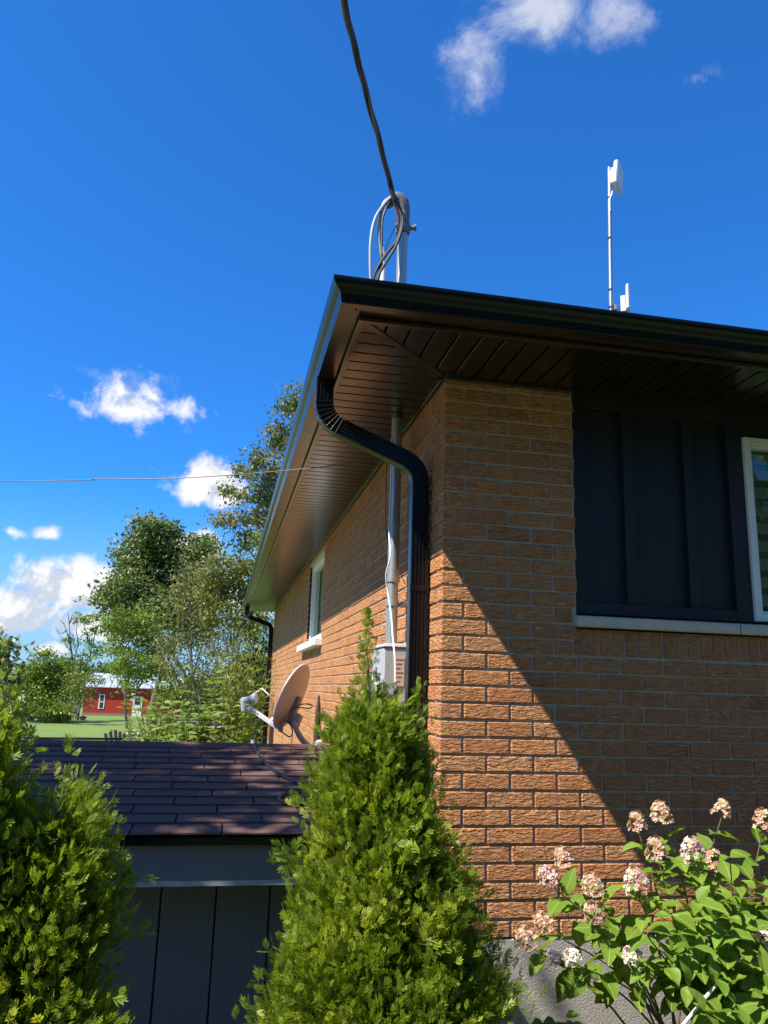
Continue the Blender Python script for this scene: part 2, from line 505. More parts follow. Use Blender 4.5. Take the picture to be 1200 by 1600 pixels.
M_CABLEB = simple('black_cable_rubber', (0.022, 0.020, 0.022), 0.5)
M_CABLEG = simple('grey_cable_sheath', (0.36, 0.37, 0.37), 0.5)
M_CABLEBR = simple('weathered_bare_strand', (0.15, 0.125, 0.11), 0.55, 0.2, var=0.3, vscale=40)
M_CABLEW = simple('white_cable_sheath', (0.70, 0.70, 0.67), 0.5)
M_WHITE = simple('white_plastic', (0.75, 0.75, 0.73), 0.42, var=0.06)
M_GREYPL = simple('pale_grey_plastic', (0.60, 0.61, 0.62), 0.45, var=0.06)
M_DISH = simple('beige_dish_enamel', (0.52, 0.43, 0.34), 0.42, 0.0, var=0.1, vscale=8)
M_DISHGREY = simple('dish_bracket_steel', (0.30, 0.28, 0.26), 0.5, 0.3, var=0.15)
M_FASCIA = simple('slate_blue_paint', (0.115, 0.140, 0.165), 0.42, var=0.1, vscale=5)
M_BARE = simple('bare_primer', (0.30, 0.33, 0.35), 0.6, var=0.12, vscale=30)
M_SHEDBOARD = board_material('shed_board_paint', (0.100, 0.115, 0.128))
M_BARK = simple('bark', (0.14, 0.115, 0.09), 0.9, var=0.35, vscale=12, bump=0.6, bscale=30)
M_TWIG = simple('green_brown_twig', (0.16, 0.13, 0.065), 0.8, var=0.3, vscale=20)
M_SOIL = simple('garden_soil', (0.045, 0.032, 0.024), 0.95, var=0.3, vscale=5, bump=0.8, bscale=40)
M_GRASS = grass_material()
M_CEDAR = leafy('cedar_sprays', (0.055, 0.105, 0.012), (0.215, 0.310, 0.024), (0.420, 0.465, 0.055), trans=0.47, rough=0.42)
M_CEDARDEAD = simple('dead_cedar_twig', (0.17, 0.095, 0.045), 0.9, var=0.3)
M_HLEAF = leafy('hydrangea_leaf', (0.130, 0.225, 0.023), (0.220, 0.335, 0.043), trans=0.38, rough=0.48, spec=0.2, veins=True)
M_WLEAF = leafy('weed_leaf', (0.095, 0.170, 0.022), (0.25, 0.335, 0.055), trans=0.35, rough=0.5)

m, t, p = new_mat('hydrangea_petal')
a_ = t.node('ShaderNodeAttribute'); a_.attribute_name = 'tint'
t.link(a_.outputs['Color'], p.inputs['Base Color']); p.inputs['Roughness'].default_value = 0.6
tr_ = t.node('ShaderNodeBsdfTranslucent'); t.link(a_.outputs['Color'], tr_.inputs[0])
ms_ = t.node('ShaderNodeMixShader'); ms_.inputs[0].default_value = 0.3
t.link(p.outputs[0], ms_.inputs[1]); t.link(tr_.outputs[0], ms_.inputs[2]); t.link(ms_.outputs[0], t.n['Material Output'].inputs[0])
M_PETAL = m

rng = np.random.default_rng(11)
RND = random.Random(5)


# ------------------------------------------------------------------ ground
def smoothstep(a, b, x):
    q = min(1, max(0, (x - a) / (b - a))); return q * q * (3 - 2 * q)


def gz(x, y):
    z = -1.22 * smoothstep(4.5, 26, y) - 0.34 * smoothstep(26, 75, y) - 0.3 * smoothstep(80, 200, y)
    z += 0.05 * math.sin(x * 0.21 + 1) * smoothstep(8, 30, y) * math.sin(y * 0.13)
    return z


gx = sorted(set([-900, -600, -400, -250, -150, -100] + list(range(-70, 71, 3)) + [100, 150, 250, 400, 600, 900]))
gy = sorted(set([-120, -60, -30, -15] + list(range(-9, 110, 3)) + [120, 140, 170, 200, 260, 350, 500, 800, 1300, 2000]))
g = MB()
vs = [(x, y, gz(x, y)) for y in gy for x in gx]; nx = len(gx)
fs = [(j * nx + i, j * nx + i + 1, (j + 1) * nx + i + 1, (j + 1) * nx + i) for j in range(len(gy) - 1) for i in range(nx - 1)]
g.add(vs, fs); o = g.build('lawn', M_GRASS, smooth='all', fix=False); tag(o, kind='structure')
g = MB(); g.box((-2.6, -3.3, -0.05), (7.0, 0.02, 0.03)); o = g.build('garden_bed', M_SOIL); tag(o, kind='structure')

g = MB(); g.box((-10.5, -9.0, -0.05), (-3.5, 6.5, 0.02)); o = g.build('bounce_ground', simple('pale_bounce_stone', (0.36, 0.32, 0.26), 0.95, var=0.15, vscale=3, bump=0.6, bscale=60)); tag(o, kind='structure')  # unseen pale ground, added to bounce sunlight up under the left eave

# ------------------------------------------------------------------ house
WB, CP = 0.582, 0.0751          # underside of the first course, course height
WT = 3.097                      # underside of the soffit
XE = 0.668                      # where the brick stops at the siding
HL, HW = 12.65, 6.0             # wall lengths
OV = 0.60
house = thing('house', (0, 0, 0), 'orange brick bungalow with black eaves and dark siding beside its window', 'house')
wf = MB()
wf.box((0.009, 0.0085, WB), (XE - 0.004, 0.22, WT + 0.3)); wf.box((XE - 0.004, 0.0085, WB), (3.9, 0.22, 1.908)); wf.box((3.9, 0.0085, WB), (HW, 0.22, WT + 0.3))
wall_f = wf.build('brick_wall', M_MORTAR, house)
WY0, WY1, WZ0, WZ1 = 4.62, 6.05, 2.10, 3.02     # opening in the long wall
wl = MB()
wl.box((0.0065, 0.222, WB), (0.20, WY0, WT + 0.3)); wl.box((0.0065, WY1, WB), (0.20, HL, WT + 0.3)); wl.box((0.0065, WY0, WB), (0.20, WY1, WZ0 - 0.03)); wl.box((0.0065, WY0, WZ1), (0.20, WY1, WT + 0.3))
wall_l = wl.build('brick_wall', M_MORTAR, house)
tag(wall_l, 'long brick wall running away past the satellite dish')
fd = MB(); fd.box((0.004, 0.004, -0.3), (HW, 0.25, WB - 0.006)); fd.box((0.0045, 0.252, -1.6), (0.25, HL - 0.01, WB - 0.006))
fd.build('foundation', M_CONC, house, bevel=0.004)

BR = {}


def brick_mesh(w, d, h, var):
    key = (round(w, 3), round(d, 3), round(h, 3), var)
    if key not in BR:
        b = MB(); b.box((0, 0, 0), (w, d, h)); me = b.mesh('brick', M_BRICK, bevel=0.0035)
        r = random.Random(hash(key) % 9999)
        for v in me.vertices:
            v.co += Vector((r.uniform(-1, 1), r.uniform(-1, 1), r.uniform(-1, 1))) * 0.0012
        BR[key] = me
    return BR[key]


bricks = []                     # (wall, w, d, h, location, turned)


def put(wall, w, d, h, loc, turned=False): bricks.append((wall, w, d, h, loc, turned))


H = CP - 0.0105
nrow = int((WT - WB) / CP) + 1
for r in range(nrow):
    z = WB + r * CP; h = min(H, WT - z - 0.001)
    if h < 0.015: continue
    # corner brick and the front face
    if r % 2: put(wall_f, 0.211, 0.100, h, (0, 0, z)); x = 0.222
    else: put(wall_f, 0.100, 0.211, h, (0, 0, z)); x = 0.111
    while x < HW:
        x1 = min(x + 0.211, HW)
        lim = None
        if z + h > 1.915 and x < 3.9: lim = XE
        elif z + h > 1.784 and x < 3.9: lim = 0.640
        if lim is not None:
            if r == 18 and lim == XE: lim = 0.640
            x1 = min(x1, lim)
        if x1 - x > 0.02: put(wall_f, x1 - x, 0.07, h, (x, 0, z))
        x += 0.222
        if lim is not None and x > lim: x = 3.905 + (0.0 if r % 2 else 0.111)
    # long face
    y = 0.111 if r % 2 else 0.222
    while y < HL:
        y1 = min(y + 0.211, HL); segs = [(y, y1)]
        if z + h > WZ0 - 0.06 and z < WZ1:
            segs = [(a, min(b, WY0)) for a, b in segs if a < WY0] + [(max(a, WY1), b) for a, b in segs if b > WY1]
        for a, b in segs:
            if b - a > 0.02: put(wall_l, b - a, 0.07, h, (0, b, z), True)
        y += 0.222
# rowlock course under the stone sill, set on edge
x = 0.650
while x < 3.9:
    put(wall_f, 0.0555, 0.07, 0.118, (x, 0, 1.7865)); x += 0.0657
# returns of the side window opening
for r in range(nrow):
    z = WB + r * CP
    if z > WZ0 and z + H < WZ1: put(wall_l, 0.085, 0.05, H, (0.0705, WY1 + 0.0005, z))


def brick_size(b):
    wall, w, d, h, loc, turned = b
    c = Vector(loc) + (Vector((0, -w / 2, h / 2)) if turned else Vector((w / 2, 0, h / 2)))
    px, py, zz = to_px(c)
    if zz < 0.2 or px < -20 or px > 1220 or py < 500 or py > 1620: return 0
    n = Vector((-1, 0, 0)) if turned else Vector((0, -1, 0))
    v = (CAM - c); cs = v.normalized().dot(n)
    if (py > 1000 and px < 570 + (py - 980) * 0.36 and px > 568 - (py - 980) * 0.28): return 0
    if turned and c.z < 1.3 and c.y > 1.0: return 0
    if 628 < px < 668 and turned: return 0
    return w * h * max(cs, 0.02) / v.length_squared


order = sorted(range(len(bricks)), key=lambda i: -brick_size(bricks[i]))
single = set(order[:300])
rest = {wall_f: MB(), wall_l: MB()}
for i, (wall, w, d, h, loc, turned) in enumerate(bricks):
    jz = RND.uniform(-0.0007, 0.0007); jy = RND.uniform(-0.0018, 0.0012)
    lc = (loc[0] + jy, loc[1], loc[2] + jz) if turned else (loc[0], loc[1] + jy, loc[2] + jz)
    if i in single:
        place('brick', brick_mesh(w, d, h, RND.randrange(3)), wall, lc, (0, 0, -math.pi / 2) if turned else None)
    else:
        x0, y0, z0 = lc
        bb = rest[wall]
        X = (lambda a, b, c: (x0 + b, y0 - a, z0 + c)) if turned else (lambda a, b, c: (x0 + a, y0 + b, z0 + c))
        e = 0.003
        bb.add([X(0, e, 0), X(w, e, 0), X(w, e, h), X(0, e, h), X(e, 0, e), X(w - e, 0, e), X(w - e, 0, h - e), X(e, 0, h - e),
                X(0, d, 0), X(w, d, 0), X(w, d, h), X(0, d, h)],
               [(4, 5, 6, 7), (0, 1, 5, 4), (1, 2, 6, 5), (2, 3, 7, 6), (3, 0, 4, 7), (0, 8, 9, 1), (1, 9, 10, 2), (2, 10, 11, 3), (3, 11, 8, 0)])
for wall, bb in rest.items():
    o = bb.build('brick', M_BRICK, wall); tag(o, kind='stuff')

# stone sills
def sill(parent, a, b, axis):
    s = MB()
    if axis == 'x': s.add([(a, -0.035, 1.915), (b, -0.035, 1.915), (b, 0.10, 1.922), (a, 0.10, 1.922), (a, -0.035, 1.966), (b, -0.035, 1.966), (b, 0.10, 1.984), (a, 0.10, 1.984)],
                         [(0, 3, 2, 1), (4, 5, 6, 7), (0, 1, 5, 4), (1, 2, 6, 5), (2, 3, 7, 6), (3, 0, 4, 7)])
    return s.build('window_sill', M_STONE, parent, bevel=0.005)


sill(house, 0.657, 1.505, 'x'); sill(house, 1.511, 2.70, 'x'); sill(house, 2.706, 3.90, 'x')

# dark board-and-batten panel beside the window
sd = MB(); sd.box((XE + 0.001, 0.062, 1.978), (1.626, 0.09, WT + 0.1))
siding = sd.build('siding', M_SIDING, house)
for nm, a, b, z0, z1, yy in [('stile', XE + 0.002, 0.722, 1.982, WT + 0.05, 0.030), ('batten', 0.948, 1.004, 2.042, 3.03, 0.031),
                             ('batten', 1.288, 1.344, 2.042, 3.03, 0.031), ('stile', 1.541, 1.628, 1.982, WT + 0.05, 0.030),
                             ('rail', 0.7225, 1.5405, 1.983, 2.040, 0.032), ('rail', 0.7225, 1.5405, 3.031, WT + 0.05, 0.032)]:
    q = MB(); q.box((a, yy, z0), (b, 0.0615, z1)); q.build(nm, M_SIDING, siding, bevel=0.0015)
q = MB(); q.box((2.93, 0.03, 1.982), (3.90, 0.09, WT + 0.1)); q.build('siding', M_SIDING, house)
# front window with zebra blind
X0, X1, Z0, Z1 = 1.632, 2.92, 1.99, 2.955
wroot = MB(); wroot.box((X0 - 0.004, 0.035, Z1 + 0.0), (X1 + 0.004, 0.09, WT + 0.1)); wroot.build('siding', M_SIDING, house)
fr = MB(); fw = 0.038
fr.box((X0, 0.012, Z0), (X0 + fw, 0.10, Z1)); fr.box((X1 - fw, 0.012, Z0), (X1, 0.10, Z1)); fr.box((X0 + fw, 0.0125, Z1 - fw), (X1 - fw, 0.10, Z1)); fr.box((X0 + fw, 0.0125, Z0), (X1 - fw, 0.10, Z0 + fw))
window = fr.build('window', M_VINYL, house, bevel=0.003)
sh = MB(); q0 = fw + 0.001; sw = 0.014
for a, b in (((X0 + q0, 0.03, Z0 + q0), (X0 + q0 + sw, 0.09, Z1 - q0)), ((X1 - q0 - sw, 0.03, Z0 + q0), (X1 - q0, 0.09, Z1 - q0)),
             ((X0 + q0 + sw, 0.0305, Z1 - q0 - sw), (X1 - q0 - sw, 0.09, Z1 - q0)), ((X0 + q0 + sw, 0.0305, Z0 + q0), (X1 - q0 - sw, 0.09, Z0 + q0 + sw))):
    sh.box(a, b)
sh.build('sash', M_VINYL, window, bevel=0.002)
pn = MB(); pn.box((X0 + 0.05, 0.055, Z0 + 0.05), (X1 - 0.05, 0.059, Z1 - 0.05)); pn.build('pane', M_GLASS, window)
zz = Z1 - 0.05; k = 0
while zz > Z0 + 0.05:
    hh = 0.062 if k % 2 == 0 else 0.034
    b = MB(); b.box((X0 + 0.042, 0.112 + 0.004 * (k % 2), max(zz - hh, Z0 + 0.04) + 0.001), (X1 - 0.042, 0.114 + 0.004 * (k % 2), zz))
    b.build('blind_strip', M_BLIND if k % 2 == 0 else M_SHEER, window); zz -= hh; k += 1
rm = MB(); rm.box((XE, 0.20, 1.91), (3.9, 0.22, WT + 0.3)); rm.build('room_back', M_ROOM, house)
# side window
sf = MB()
sf.box((0.03, WY1 - 0.055, WZ0), (0.12, WY1 - 0.002, WZ1)); sf.box((0.03, WY0 + 0.002, WZ0), (0.12, WY0 + 0.05, WZ1))
sf.box((0.0305, WY0 + 0.05, WZ1 - 0.05), (0.12, WY1 - 0.055, WZ1 - 0.001)); sf.box((0.0305, WY0 + 0.05, WZ0), (0.12, WY1 - 0.055, WZ0 + 0.06))
win2 = sf.build('window', M_VINYL, house, bevel=0.003)
tag(win2, 'small white framed window in the long brick wall')
pn = MB(); pn.box((0.075, WY0 + 0.04, WZ0 + 0.05), (0.079, WY1 - 0.05, WZ1 - 0.04)); pn.build('pane', M_GLASS, win2)
b = MB(); b.box((0.14, WY0, WZ0), (0.16, WY1, WZ1)); b.build('blind', M_WHITE, win2)
s = MB(); s.box((-0.075, WY0 - 0.10, WZ0 - 0.085), (0.10, WY1 + 0.40, WZ0 - 0.012)); s.build('window_sill', M_VINYL, house, bevel=0.006)

# eaves: soffit backing, slats, trims, gutter
YF = HL + 0.48
sb = MB()
sb.box((-0.515, -0.515, WT + 0.020), (HW, 0.30, WT + 0.034)); sb.box((-0.515, 0.30, WT + 0.020), (0.25, YF, WT + 0.034))
soffit = sb.build('soffit', M_GAP, house)
tag(soffit, 'brown vented soffit under the black eaves')


SW = 0.1045
yy = -0.485; k = 0
while yy < YF - 0.03 and k < 140:
    y1 = min(yy + SW, YF - 0.02)
    # the strip is mitred against the hip seam near the corner
    xa = -0.492; xb0 = min(yy, -0.012) - 0.013 if yy < 0 else -0.010; xb1 = min(y1, -0.012) - 0.013 if y1 < 0 else -0.010
    if xb1 - xa > 0.01:
        xb0 = max(xb0, xa + 0.004); b = MB(); g_ = 0.011
        zl, zh = WT + 0.002, WT + 0.016
        xbm = xb0 + (xb1 - xb0) * (1 - g_ / SW)
        b.add([(xa, yy, zl), (xb0, yy, zl), (xbm, y1 - g_, zl), (xa, y1 - g_, zl), (xa, yy, zh), (xb0, yy, zh), (xbm, y1 - g_, zh), (xa, y1 - g_, zh)],
              [(0, 3, 2, 1), (4, 5, 6, 7), (0, 1, 5, 4), (1, 2, 6, 5), (2, 3, 7, 6), (3, 0, 4, 7)])
        b.build('soffit_slat', M_SOFFIT, soffit, bevel=0.002)
    yy += SW; k += 1
xx = -0.485
while xx < 4.4:
    x1 = xx + SW; ya = -0.492; g_ = 0.011
    yb0 = min(xx, -0.012) - 0.013 if xx < 0 else -0.010; yb1 = min(x1, -0.012) - 0.013 if x1 < 0 else -0.010
    yb0 = max(yb0, ya + 0.004); ybm = yb0 + (yb1 - yb0) * (1 - g_ / SW)
    if yb1 - ya > 0.01:
        b = MB(); zl, zh = WT + 0.002, WT + 0.016
        b.add([(xx, ya, zl), (x1 - g_, ya, zl), (x1 - g_, ybm, zl), (xx, yb0, zl), (xx, ya, zh), (x1 - g_, ya, zh), (x1 - g_, ybm, zh), (xx, yb0, zh)],
              [(0, 3, 2, 1), (4, 5, 6, 7), (0, 1, 5, 4), (1, 2, 6, 5), (2, 3, 7, 6), (3, 0, 4, 7)])
        b.build('soffit_slat', M_SOFFIT, soffit, bevel=0.002)
    xx += SW
hb = MB(); hb.bar((-0.50, -0.50, WT + 0.003), (-0.012, -0.012, WT + 0.003), 0.034, 0.012); hb.build('hip_seam', M_TRIM, soffit, bevel=0.003)
jt = MB()   # J-channel along the fascia and along the walls
jt.box((-0.514, -0.514, WT - 0.006), (-0.488, YF, WT + 0.012)); jt.box((-0.4875, -0.514, WT - 0.006), (HW, -0.488, WT + 0.012))
jt.box((-0.022, 0.0, WT - 0.014), (-0.0045, HL + 0.0, WT + 0.001)); jt.box((0.0, -0.022, WT - 0.014), (XE, -0.0045, WT + 0.001))
jt.build('soffit_trim', M_TRIM, soffit, bevel=0.002)

# K-style gutter: profile in (outward, up), swept along both eaves with a mitred corner
GP = [(0.520, WT + 0.022), (0.600, WT + 0.020), (0.604, WT + 0.026), (0.606, WT + 0.052), (0.616, WT + 0.070), (0.634, WT + 0.084), (0.6415, WT + 0.098), (0.6425, WT + 0.116), (0.636, WT + 0.120), (0.630, WT + 0.110),
      (0.627, WT + 0.094), (0.608, WT + 0.078), (0.598, WT + 0.055), (0.596, WT + 0.030), (0.524, WT + 0.031), (0.524, WT + 0.120), (0.520, WT + 0.120)]


def sweep_gutter(long_side):
    n = len(GP); b = MB()
    if long_side: st = [(lambda o, z: (-o, -o, z)), (lambda o, z: (-o, YF + o - 0.52, z))]
    else: st = [(lambda o, z: (-o, -o, z)), (lambda o, z: (HW, -o, z))]
    vs = [f(o, z) for f in st for o, z in GP]
    fs = [(i, (i + 1) % n, n + (i + 1) % n, n + i) for i in range(n)] + [tuple(range(2 * n - 1, n - 1, -1))]
    return b.add(vs, fs)


gut = sweep_gutter(True).build('gutter', M_GUTTER, house, smooth=True)
tag(gut, 'black gutter along the long left eave')
gut2 = sweep_gutter(False).build('gutter', M_GUTTER, house, smooth=True)
# brown underside pan of the eave between gutter and soffit channel
up = MB(); up.add([(-0.602, -0.602, WT + 0.0175), (HW, -0.602, WT + 0.0175), (HW, -0.5205, WT + 0.0175), (-0.5205, -0.5205, WT + 0.0175),
                   (-0.5205, YF, WT + 0.0175), (-0.602, YF + 0.08, WT + 0.0175)], [(0, 3, 2, 1), (0, 5, 4, 3)])
up.build('fascia', M_TRIM, house, fix=False)
fsc = MB(); fsc.box((-0.5195, -0.5195, WT + 0.0185), (-0.5155, YF, WT + 0.12)); fsc.box((-0.515, -0.5195, WT + 0.0365), (HW, -0.5155, WT + 0.12)); fsc.build('fascia', M_TRIM, house)
sc = MB()
for px_, py_ in ((540, 473.5), (556, 484.5)):
    c = cut(px_, py_, (0, 0, WT + 0.0165), Vector((0, 0, 1))); sc.lathe([(0.004, -0.002), (0.004, 0.002), (0.0001, 0.0021)], c, (0, 0, -1), 8)
sc.build('screw', M_GAP, house)
# hipped roof
PS = 0.33
def rz(d): return WT + 0.112 + d * PS
rf = MB(); e = 0.60; xm = 3.4
rf.add([(-e, -e, rz(0)), (HW + 6, -e, rz(0)), (HW + 6, xm, rz(xm + e)), (xm, xm, rz(xm + e)), (xm, YF - xm, rz(xm + e)), (-e, YF + 0.05, rz(0)), (HW + 6, YF - xm, rz(xm + e)), (HW + 6, YF + 0.05, rz(0))],
       [(0, 1, 2, 3), (0, 3, 4, 5), (3, 2, 6, 4), (4, 6, 7, 5)])
roof = rf.build('roof', M_ROOF, house, fix=False)
lump = MB(); c = at(596, 432, -0.5); lump.lathe([(0.0001, 0.014), (0.03, 0.012), (0.06, 0.006), (0.075, -0.02)], (c.x, c.y, 3.222), (0, 0, 1), 20); lump.build('raised_shingle', M_ROOF, roof, smooth=True)

# downspouts: rectangular section swept along a path in the plane y = const
def spout_path(pts, r=0.07, n=5):
    """round the corners of a polyline with small arcs"""
    out = [Vector(pts[0])]
    for i in range(1, len(pts) - 1):
        a, b, c = Vector(pts[i - 1]), Vector(pts[i]), Vector(pts[i + 1])
        d1 = (a - b).normalized(); d2 = (c - b).normalized()
        rr = min(r, (a - b).length * 0.45, (c - b).length * 0.45)
        p1, p2 = b + d1 * rr, b + d2 * rr
        for k in range(n + 1):
            t_ = k / n; out.append(p1 * (1 - t_) ** 2 + b * 2 * t_ * (1 - t_) + p2 * t_ * t_)
    out.append(Vector(pts[-1])); return out


def sweep_rect(b, path, w, d, fl=True):
    """section: w in the x-z plane (flutes on the faces towards -y), d along y"""
    prof = []
    if fl:
        nf = 5
        for i in range(nf):
            u0 = -w / 2 + w * i / nf; u1 = -w / 2 + w * (i + 1) / nf; q = w / nf
            prof += [(u0 + 0.12 * q, -d / 2), (u1 - 0.42 * q, -d / 2), (u1 - 0.30 * q, -d / 2 + 0.006), (u1 - 0.0 * q, -d / 2 + 0.006)]
        prof += [(w / 2, -d / 2 + 0.01), (w / 2, d / 2), (-w / 2, d / 2), (-w / 2, -d / 2 + 0.004)]
    else:
        prof = [(-w / 2, -d / 2), (w / 2, -d / 2), (w / 2, d / 2), (-w / 2, d / 2)]
    n = len(prof); vs = []
    for i, p_ in enumerate(path):
        t_ = (path[min(i + 1, len(path) - 1)] - path[max(i - 1, 0)]).normalized()
        s = Vector((-t_.z, 0, t_.x))
        if s.x < 0: s = s
        for u, v in prof: vs.append(p_ + s * u + Vector((0, v, 0)))
    fs = [(i * n + k, i * n + (k + 1) % n, (i + 1) * n + (k + 1) % n, (i + 1) * n + k) for i in range(len(path) - 1) for k in range(n)]
    fs += [tuple(range(n)), tuple((len(path) - 1) * n + k for k in range(n - 1, -1, -1))]
    return b.add(vs, fs)


def downspout(Y, zdrop, zw, xw, zbot, label=None):
    pts = [(-0.562, Y, WT + 0.03), (-0.562, Y, zdrop), (xw, Y, zw), (xw, Y, zbot)]
    b = MB(); sweep_rect(b, spout_path(pts, 0.10, 8), 0.088, 0.062)
    d = b.build('downspout', M_SPOUT, house, bevel=0.0)
    if label: tag(d, label)
    el_ = MB()                       # crimped pleats on the two elbows
    path = spout_path(pts, 0.10, 8)
    for rng_ in (path[1:10], path[10:19]):
        for i in range(len(rng_) - 1):
            p_ = (rng_[i] + rng_[i + 1]) / 2; t_ = (rng_[i + 1] - rng_[i]).normalized(); s = Vector((-t_.z, 0, t_.x))
            el_.obox(p_, t_, s, Vector((0, 1, 0)), 0.0055, 0.093, 0.067)
    el_.build('elbow_crimp', M_SPOUT, d, bevel=0.0015)
    for z_ in (zw - 0.62, 0.9):
        st_ = MB(); st_.obox((xw, Y, z_), (1, 0, 0), (0, 1, 0), (0, 0, 1), 0.092, 0.067, 0.028); st_.build('strap', M_SPOUT, d)
    return d


downspout(0.24, 2.905, 2.705, -0.057, 0.12)
downspout(12.45, 2.93, 2.78, -0.06, -0.9, 'far black downspout at the end of the long brick wall')

# ------------------------------------------------------------------ service mast, meter, cables
MX, MY = -0.093, 0.665
mast = thing('service_mast', (MX, MY, 1.84), 'galvanised electrical service mast rising from the meter box through the eave', 'service mast')
b = MB(); b.tube([(MX, MY, 1.82), (MX, MY, 2.6), (MX, MY, 3.4), (MX, MY, 4.36)], 0.031, 18); b.build('pipe', M_GALV, mast, smooth=True)
for zc in (2.05, 2.18):
    b = MB(); b.tube([(MX, MY, zc - 0.012), (MX, MY, zc + 0.012)], 0.037, 18); b.build('pipe_strap', M_GALV, mast, smooth=True)
b = MB(); b.obox((MX + 0.055, MY - 0.005, 2.05), (1, 0, 0), (0, 1, 0), (0, 0, 1), 0.06, 0.03, 0.028); b.tube([(MX + 0.04, MY - 0.03, 2.055), (MX + 0.04, MY - 0.05, 2.055)], 0.011, 8); b.build('clamp', M_ALU, mast, bevel=0.003)
b = MB(); b.lathe([(0.036, 0), (0.043, 0.004), (0.043, 0.075), (0.039, 0.08), (0.041, 0.085), (0.041, 0.15), (0.036, 0.155)], (MX, MY, 4.27), (0, 0, 1), 18); b.build('coupling', M_ALU, mast, smooth=True)
b = MB(); b.lathe([(0.012, 0), (0.014, 0.002), (0.014, 0.03), (0.02, 0.031), (0.02, 0.043), (0.0001, 0.045)], (MX + 0.036, MY - 0.01, 4.31), (1, -0.2, 0.15), 10); b.build('clamp_bolt', M_ALU, mast, smooth=True)
wh = MB()       # weatherhead: hooded cap leaning out to the left
hc = Vector((MX, MY, 4.395))
secs = [((0, 0, 0.0), 0.038, 0.0), ((-0.003, 0, 0.05), 0.045, 0.15), ((-0.014, -0.004, 0.095), 0.047, 0.5), ((-0.040, -0.010, 0.128), 0.043, 0.95), ((-0.072, -0.016, 0.132), 0.036, 1.4), ((-0.096, -0.02, 0.120), 0.028, 1.75)]
vs = []; sg = 14
for off, rr, tilt in secs:
    ax = Vector((-math.sin(tilt), -0.2 * math.sin(tilt), math.cos(tilt))).normalized(); s1 = Vector((0, 1, 0)); s1 = (s1 - ax * s1.dot(ax)).normalized(); s2 = ax.cross(s1)
    for k in range(sg):
        a = 2 * math.pi * k / sg; vs.append(hc + Vector(off) * 0.82 + (s1 * math.cos(a) + s2 * math.sin(a)) * rr)
fs = [(i * sg + k, i * sg + (k + 1) % sg, (i + 1) * sg + (k + 1) % sg, (i + 1) * sg + k) for i in range(len(secs) - 1) for k in range(sg)] + [tuple(range(sg - 1, -1, -1)), tuple((len(secs) - 1) * sg + k for k in range(sg))]
wh.add(vs, fs); wh.build('weatherhead', M_ALU, mast, smooth=True)
b = MB(); b.obox(hc + Vector((-0.068, -0.018, 0.075)), Vector((0.75, 0.1, 0.66)).normalized(), (0, 1, 0), Vector((-0.66, 0, 0.75)).normalized(), 0.10, 0.062, 0.035); b.build('cable_insert', M_DARKMETAL, mast, bevel=0.006)

meter = thing('meter_box', (-0.09, 0.72, 1.3), 'grey steel electric meter box under the mast, half hidden by the cedar', 'meter box')
b = MB(); b.box((-0.152, 0.56, 1.30), (-0.020, 0.88, 1.815)); b.build('case', M_BOX, meter, bevel=0.008)
b = MB(); b.add([(-0.160, 0.552, 1.816), (-0.018, 0.552, 1.816), (-0.018, 0.888, 1.816), (-0.160, 0.888, 1.816), (-0.150, 0.562, 1.834), (-0.02, 0.562, 1.838), (-0.02, 0.878, 1.838), (-0.150, 0.878, 1.834)],
                [(0, 3, 2, 1), (4, 5, 6, 7), (0, 1, 5, 4), (1, 2, 6, 5), (2, 3, 7, 6), (3, 0, 4, 7)]); b.build('lid', M_BOX, meter, bevel=0.004)
b = MB(); b.box((-0.098, 0.5565, 1.62), (-0.042, 0.5595, 1.77)); lab = b.build('label_plate', M_LABEL, meter)
b = MB()
for i in range(6): b.box((-0.093, 0.5550, 1.752 - i * 0.022), (-0.048 - 0.008 * (i % 3), 0.5562, 1.757 - i * 0.022))
b.build('print_line', M_RED, lab)
b = MB(); b.tube([(-0.153, 0.72, 1.6), (-0.19, 0.72, 1.6)], 0.075, 20); b.build('meter_glass', M_GREYPL, meter, smooth=True)


def spline(pts, n=8):
    pts = [Vector(p) for p in pts]; P = [pts[0] * 2 - pts[1]] + pts + [pts[-1] * 2 - pts[-2]]; out = []
    for i in range(1, len(P) - 2):
        a, b, c, d = P[i - 1:i + 3]
        for k in range(n):
            t_ = k / n
            out.append(0.5 * ((2 * b) + (c - a) * t_ + (2 * a - 5 * b + 4 * c - d) * t_ ** 2 + (3 * b - a - 3 * c + d) * t_ ** 3))
    out.append(pts[-1]); return out


b = MB(); wp = [at_x(612, 684, -0.125), at_x(611, 760, -0.13), at_x(608, 830, -0.13), at_x(610, 868, -0.132), at_x(603, 898, -0.15), at_x(606, 925, -0.135), at_x(611, 960, -0.13), at_x(614, 1000, -0.165), at_x(617, 1030, -0.17), at_x(618, 1075, -0.17)]
b.tube(spline(wp, 5), 0.0045, 6); b.top('white_cable', M_CABLEW, (-0.13, 0.66, 2.0), 'thin white cable hanging down the front of the service mast to the meter box', 'cable', smooth=True)
b = MB(); wp = [at_x(604, 700, -0.03), at_x(603.5, 760, -0.025), at_x(603, 815, -0.025), at_x(606, 850, -0.04), at_x(608.5, 868, -0.10)]
b.tube(spline(wp, 4), 0.003, 6); b.top('black_lead', M_CABLEB, (-0.03, 0.9, 2.6), 'thin black lead clipped to the shaded brick left of the service mast', 'cable', smooth=True)

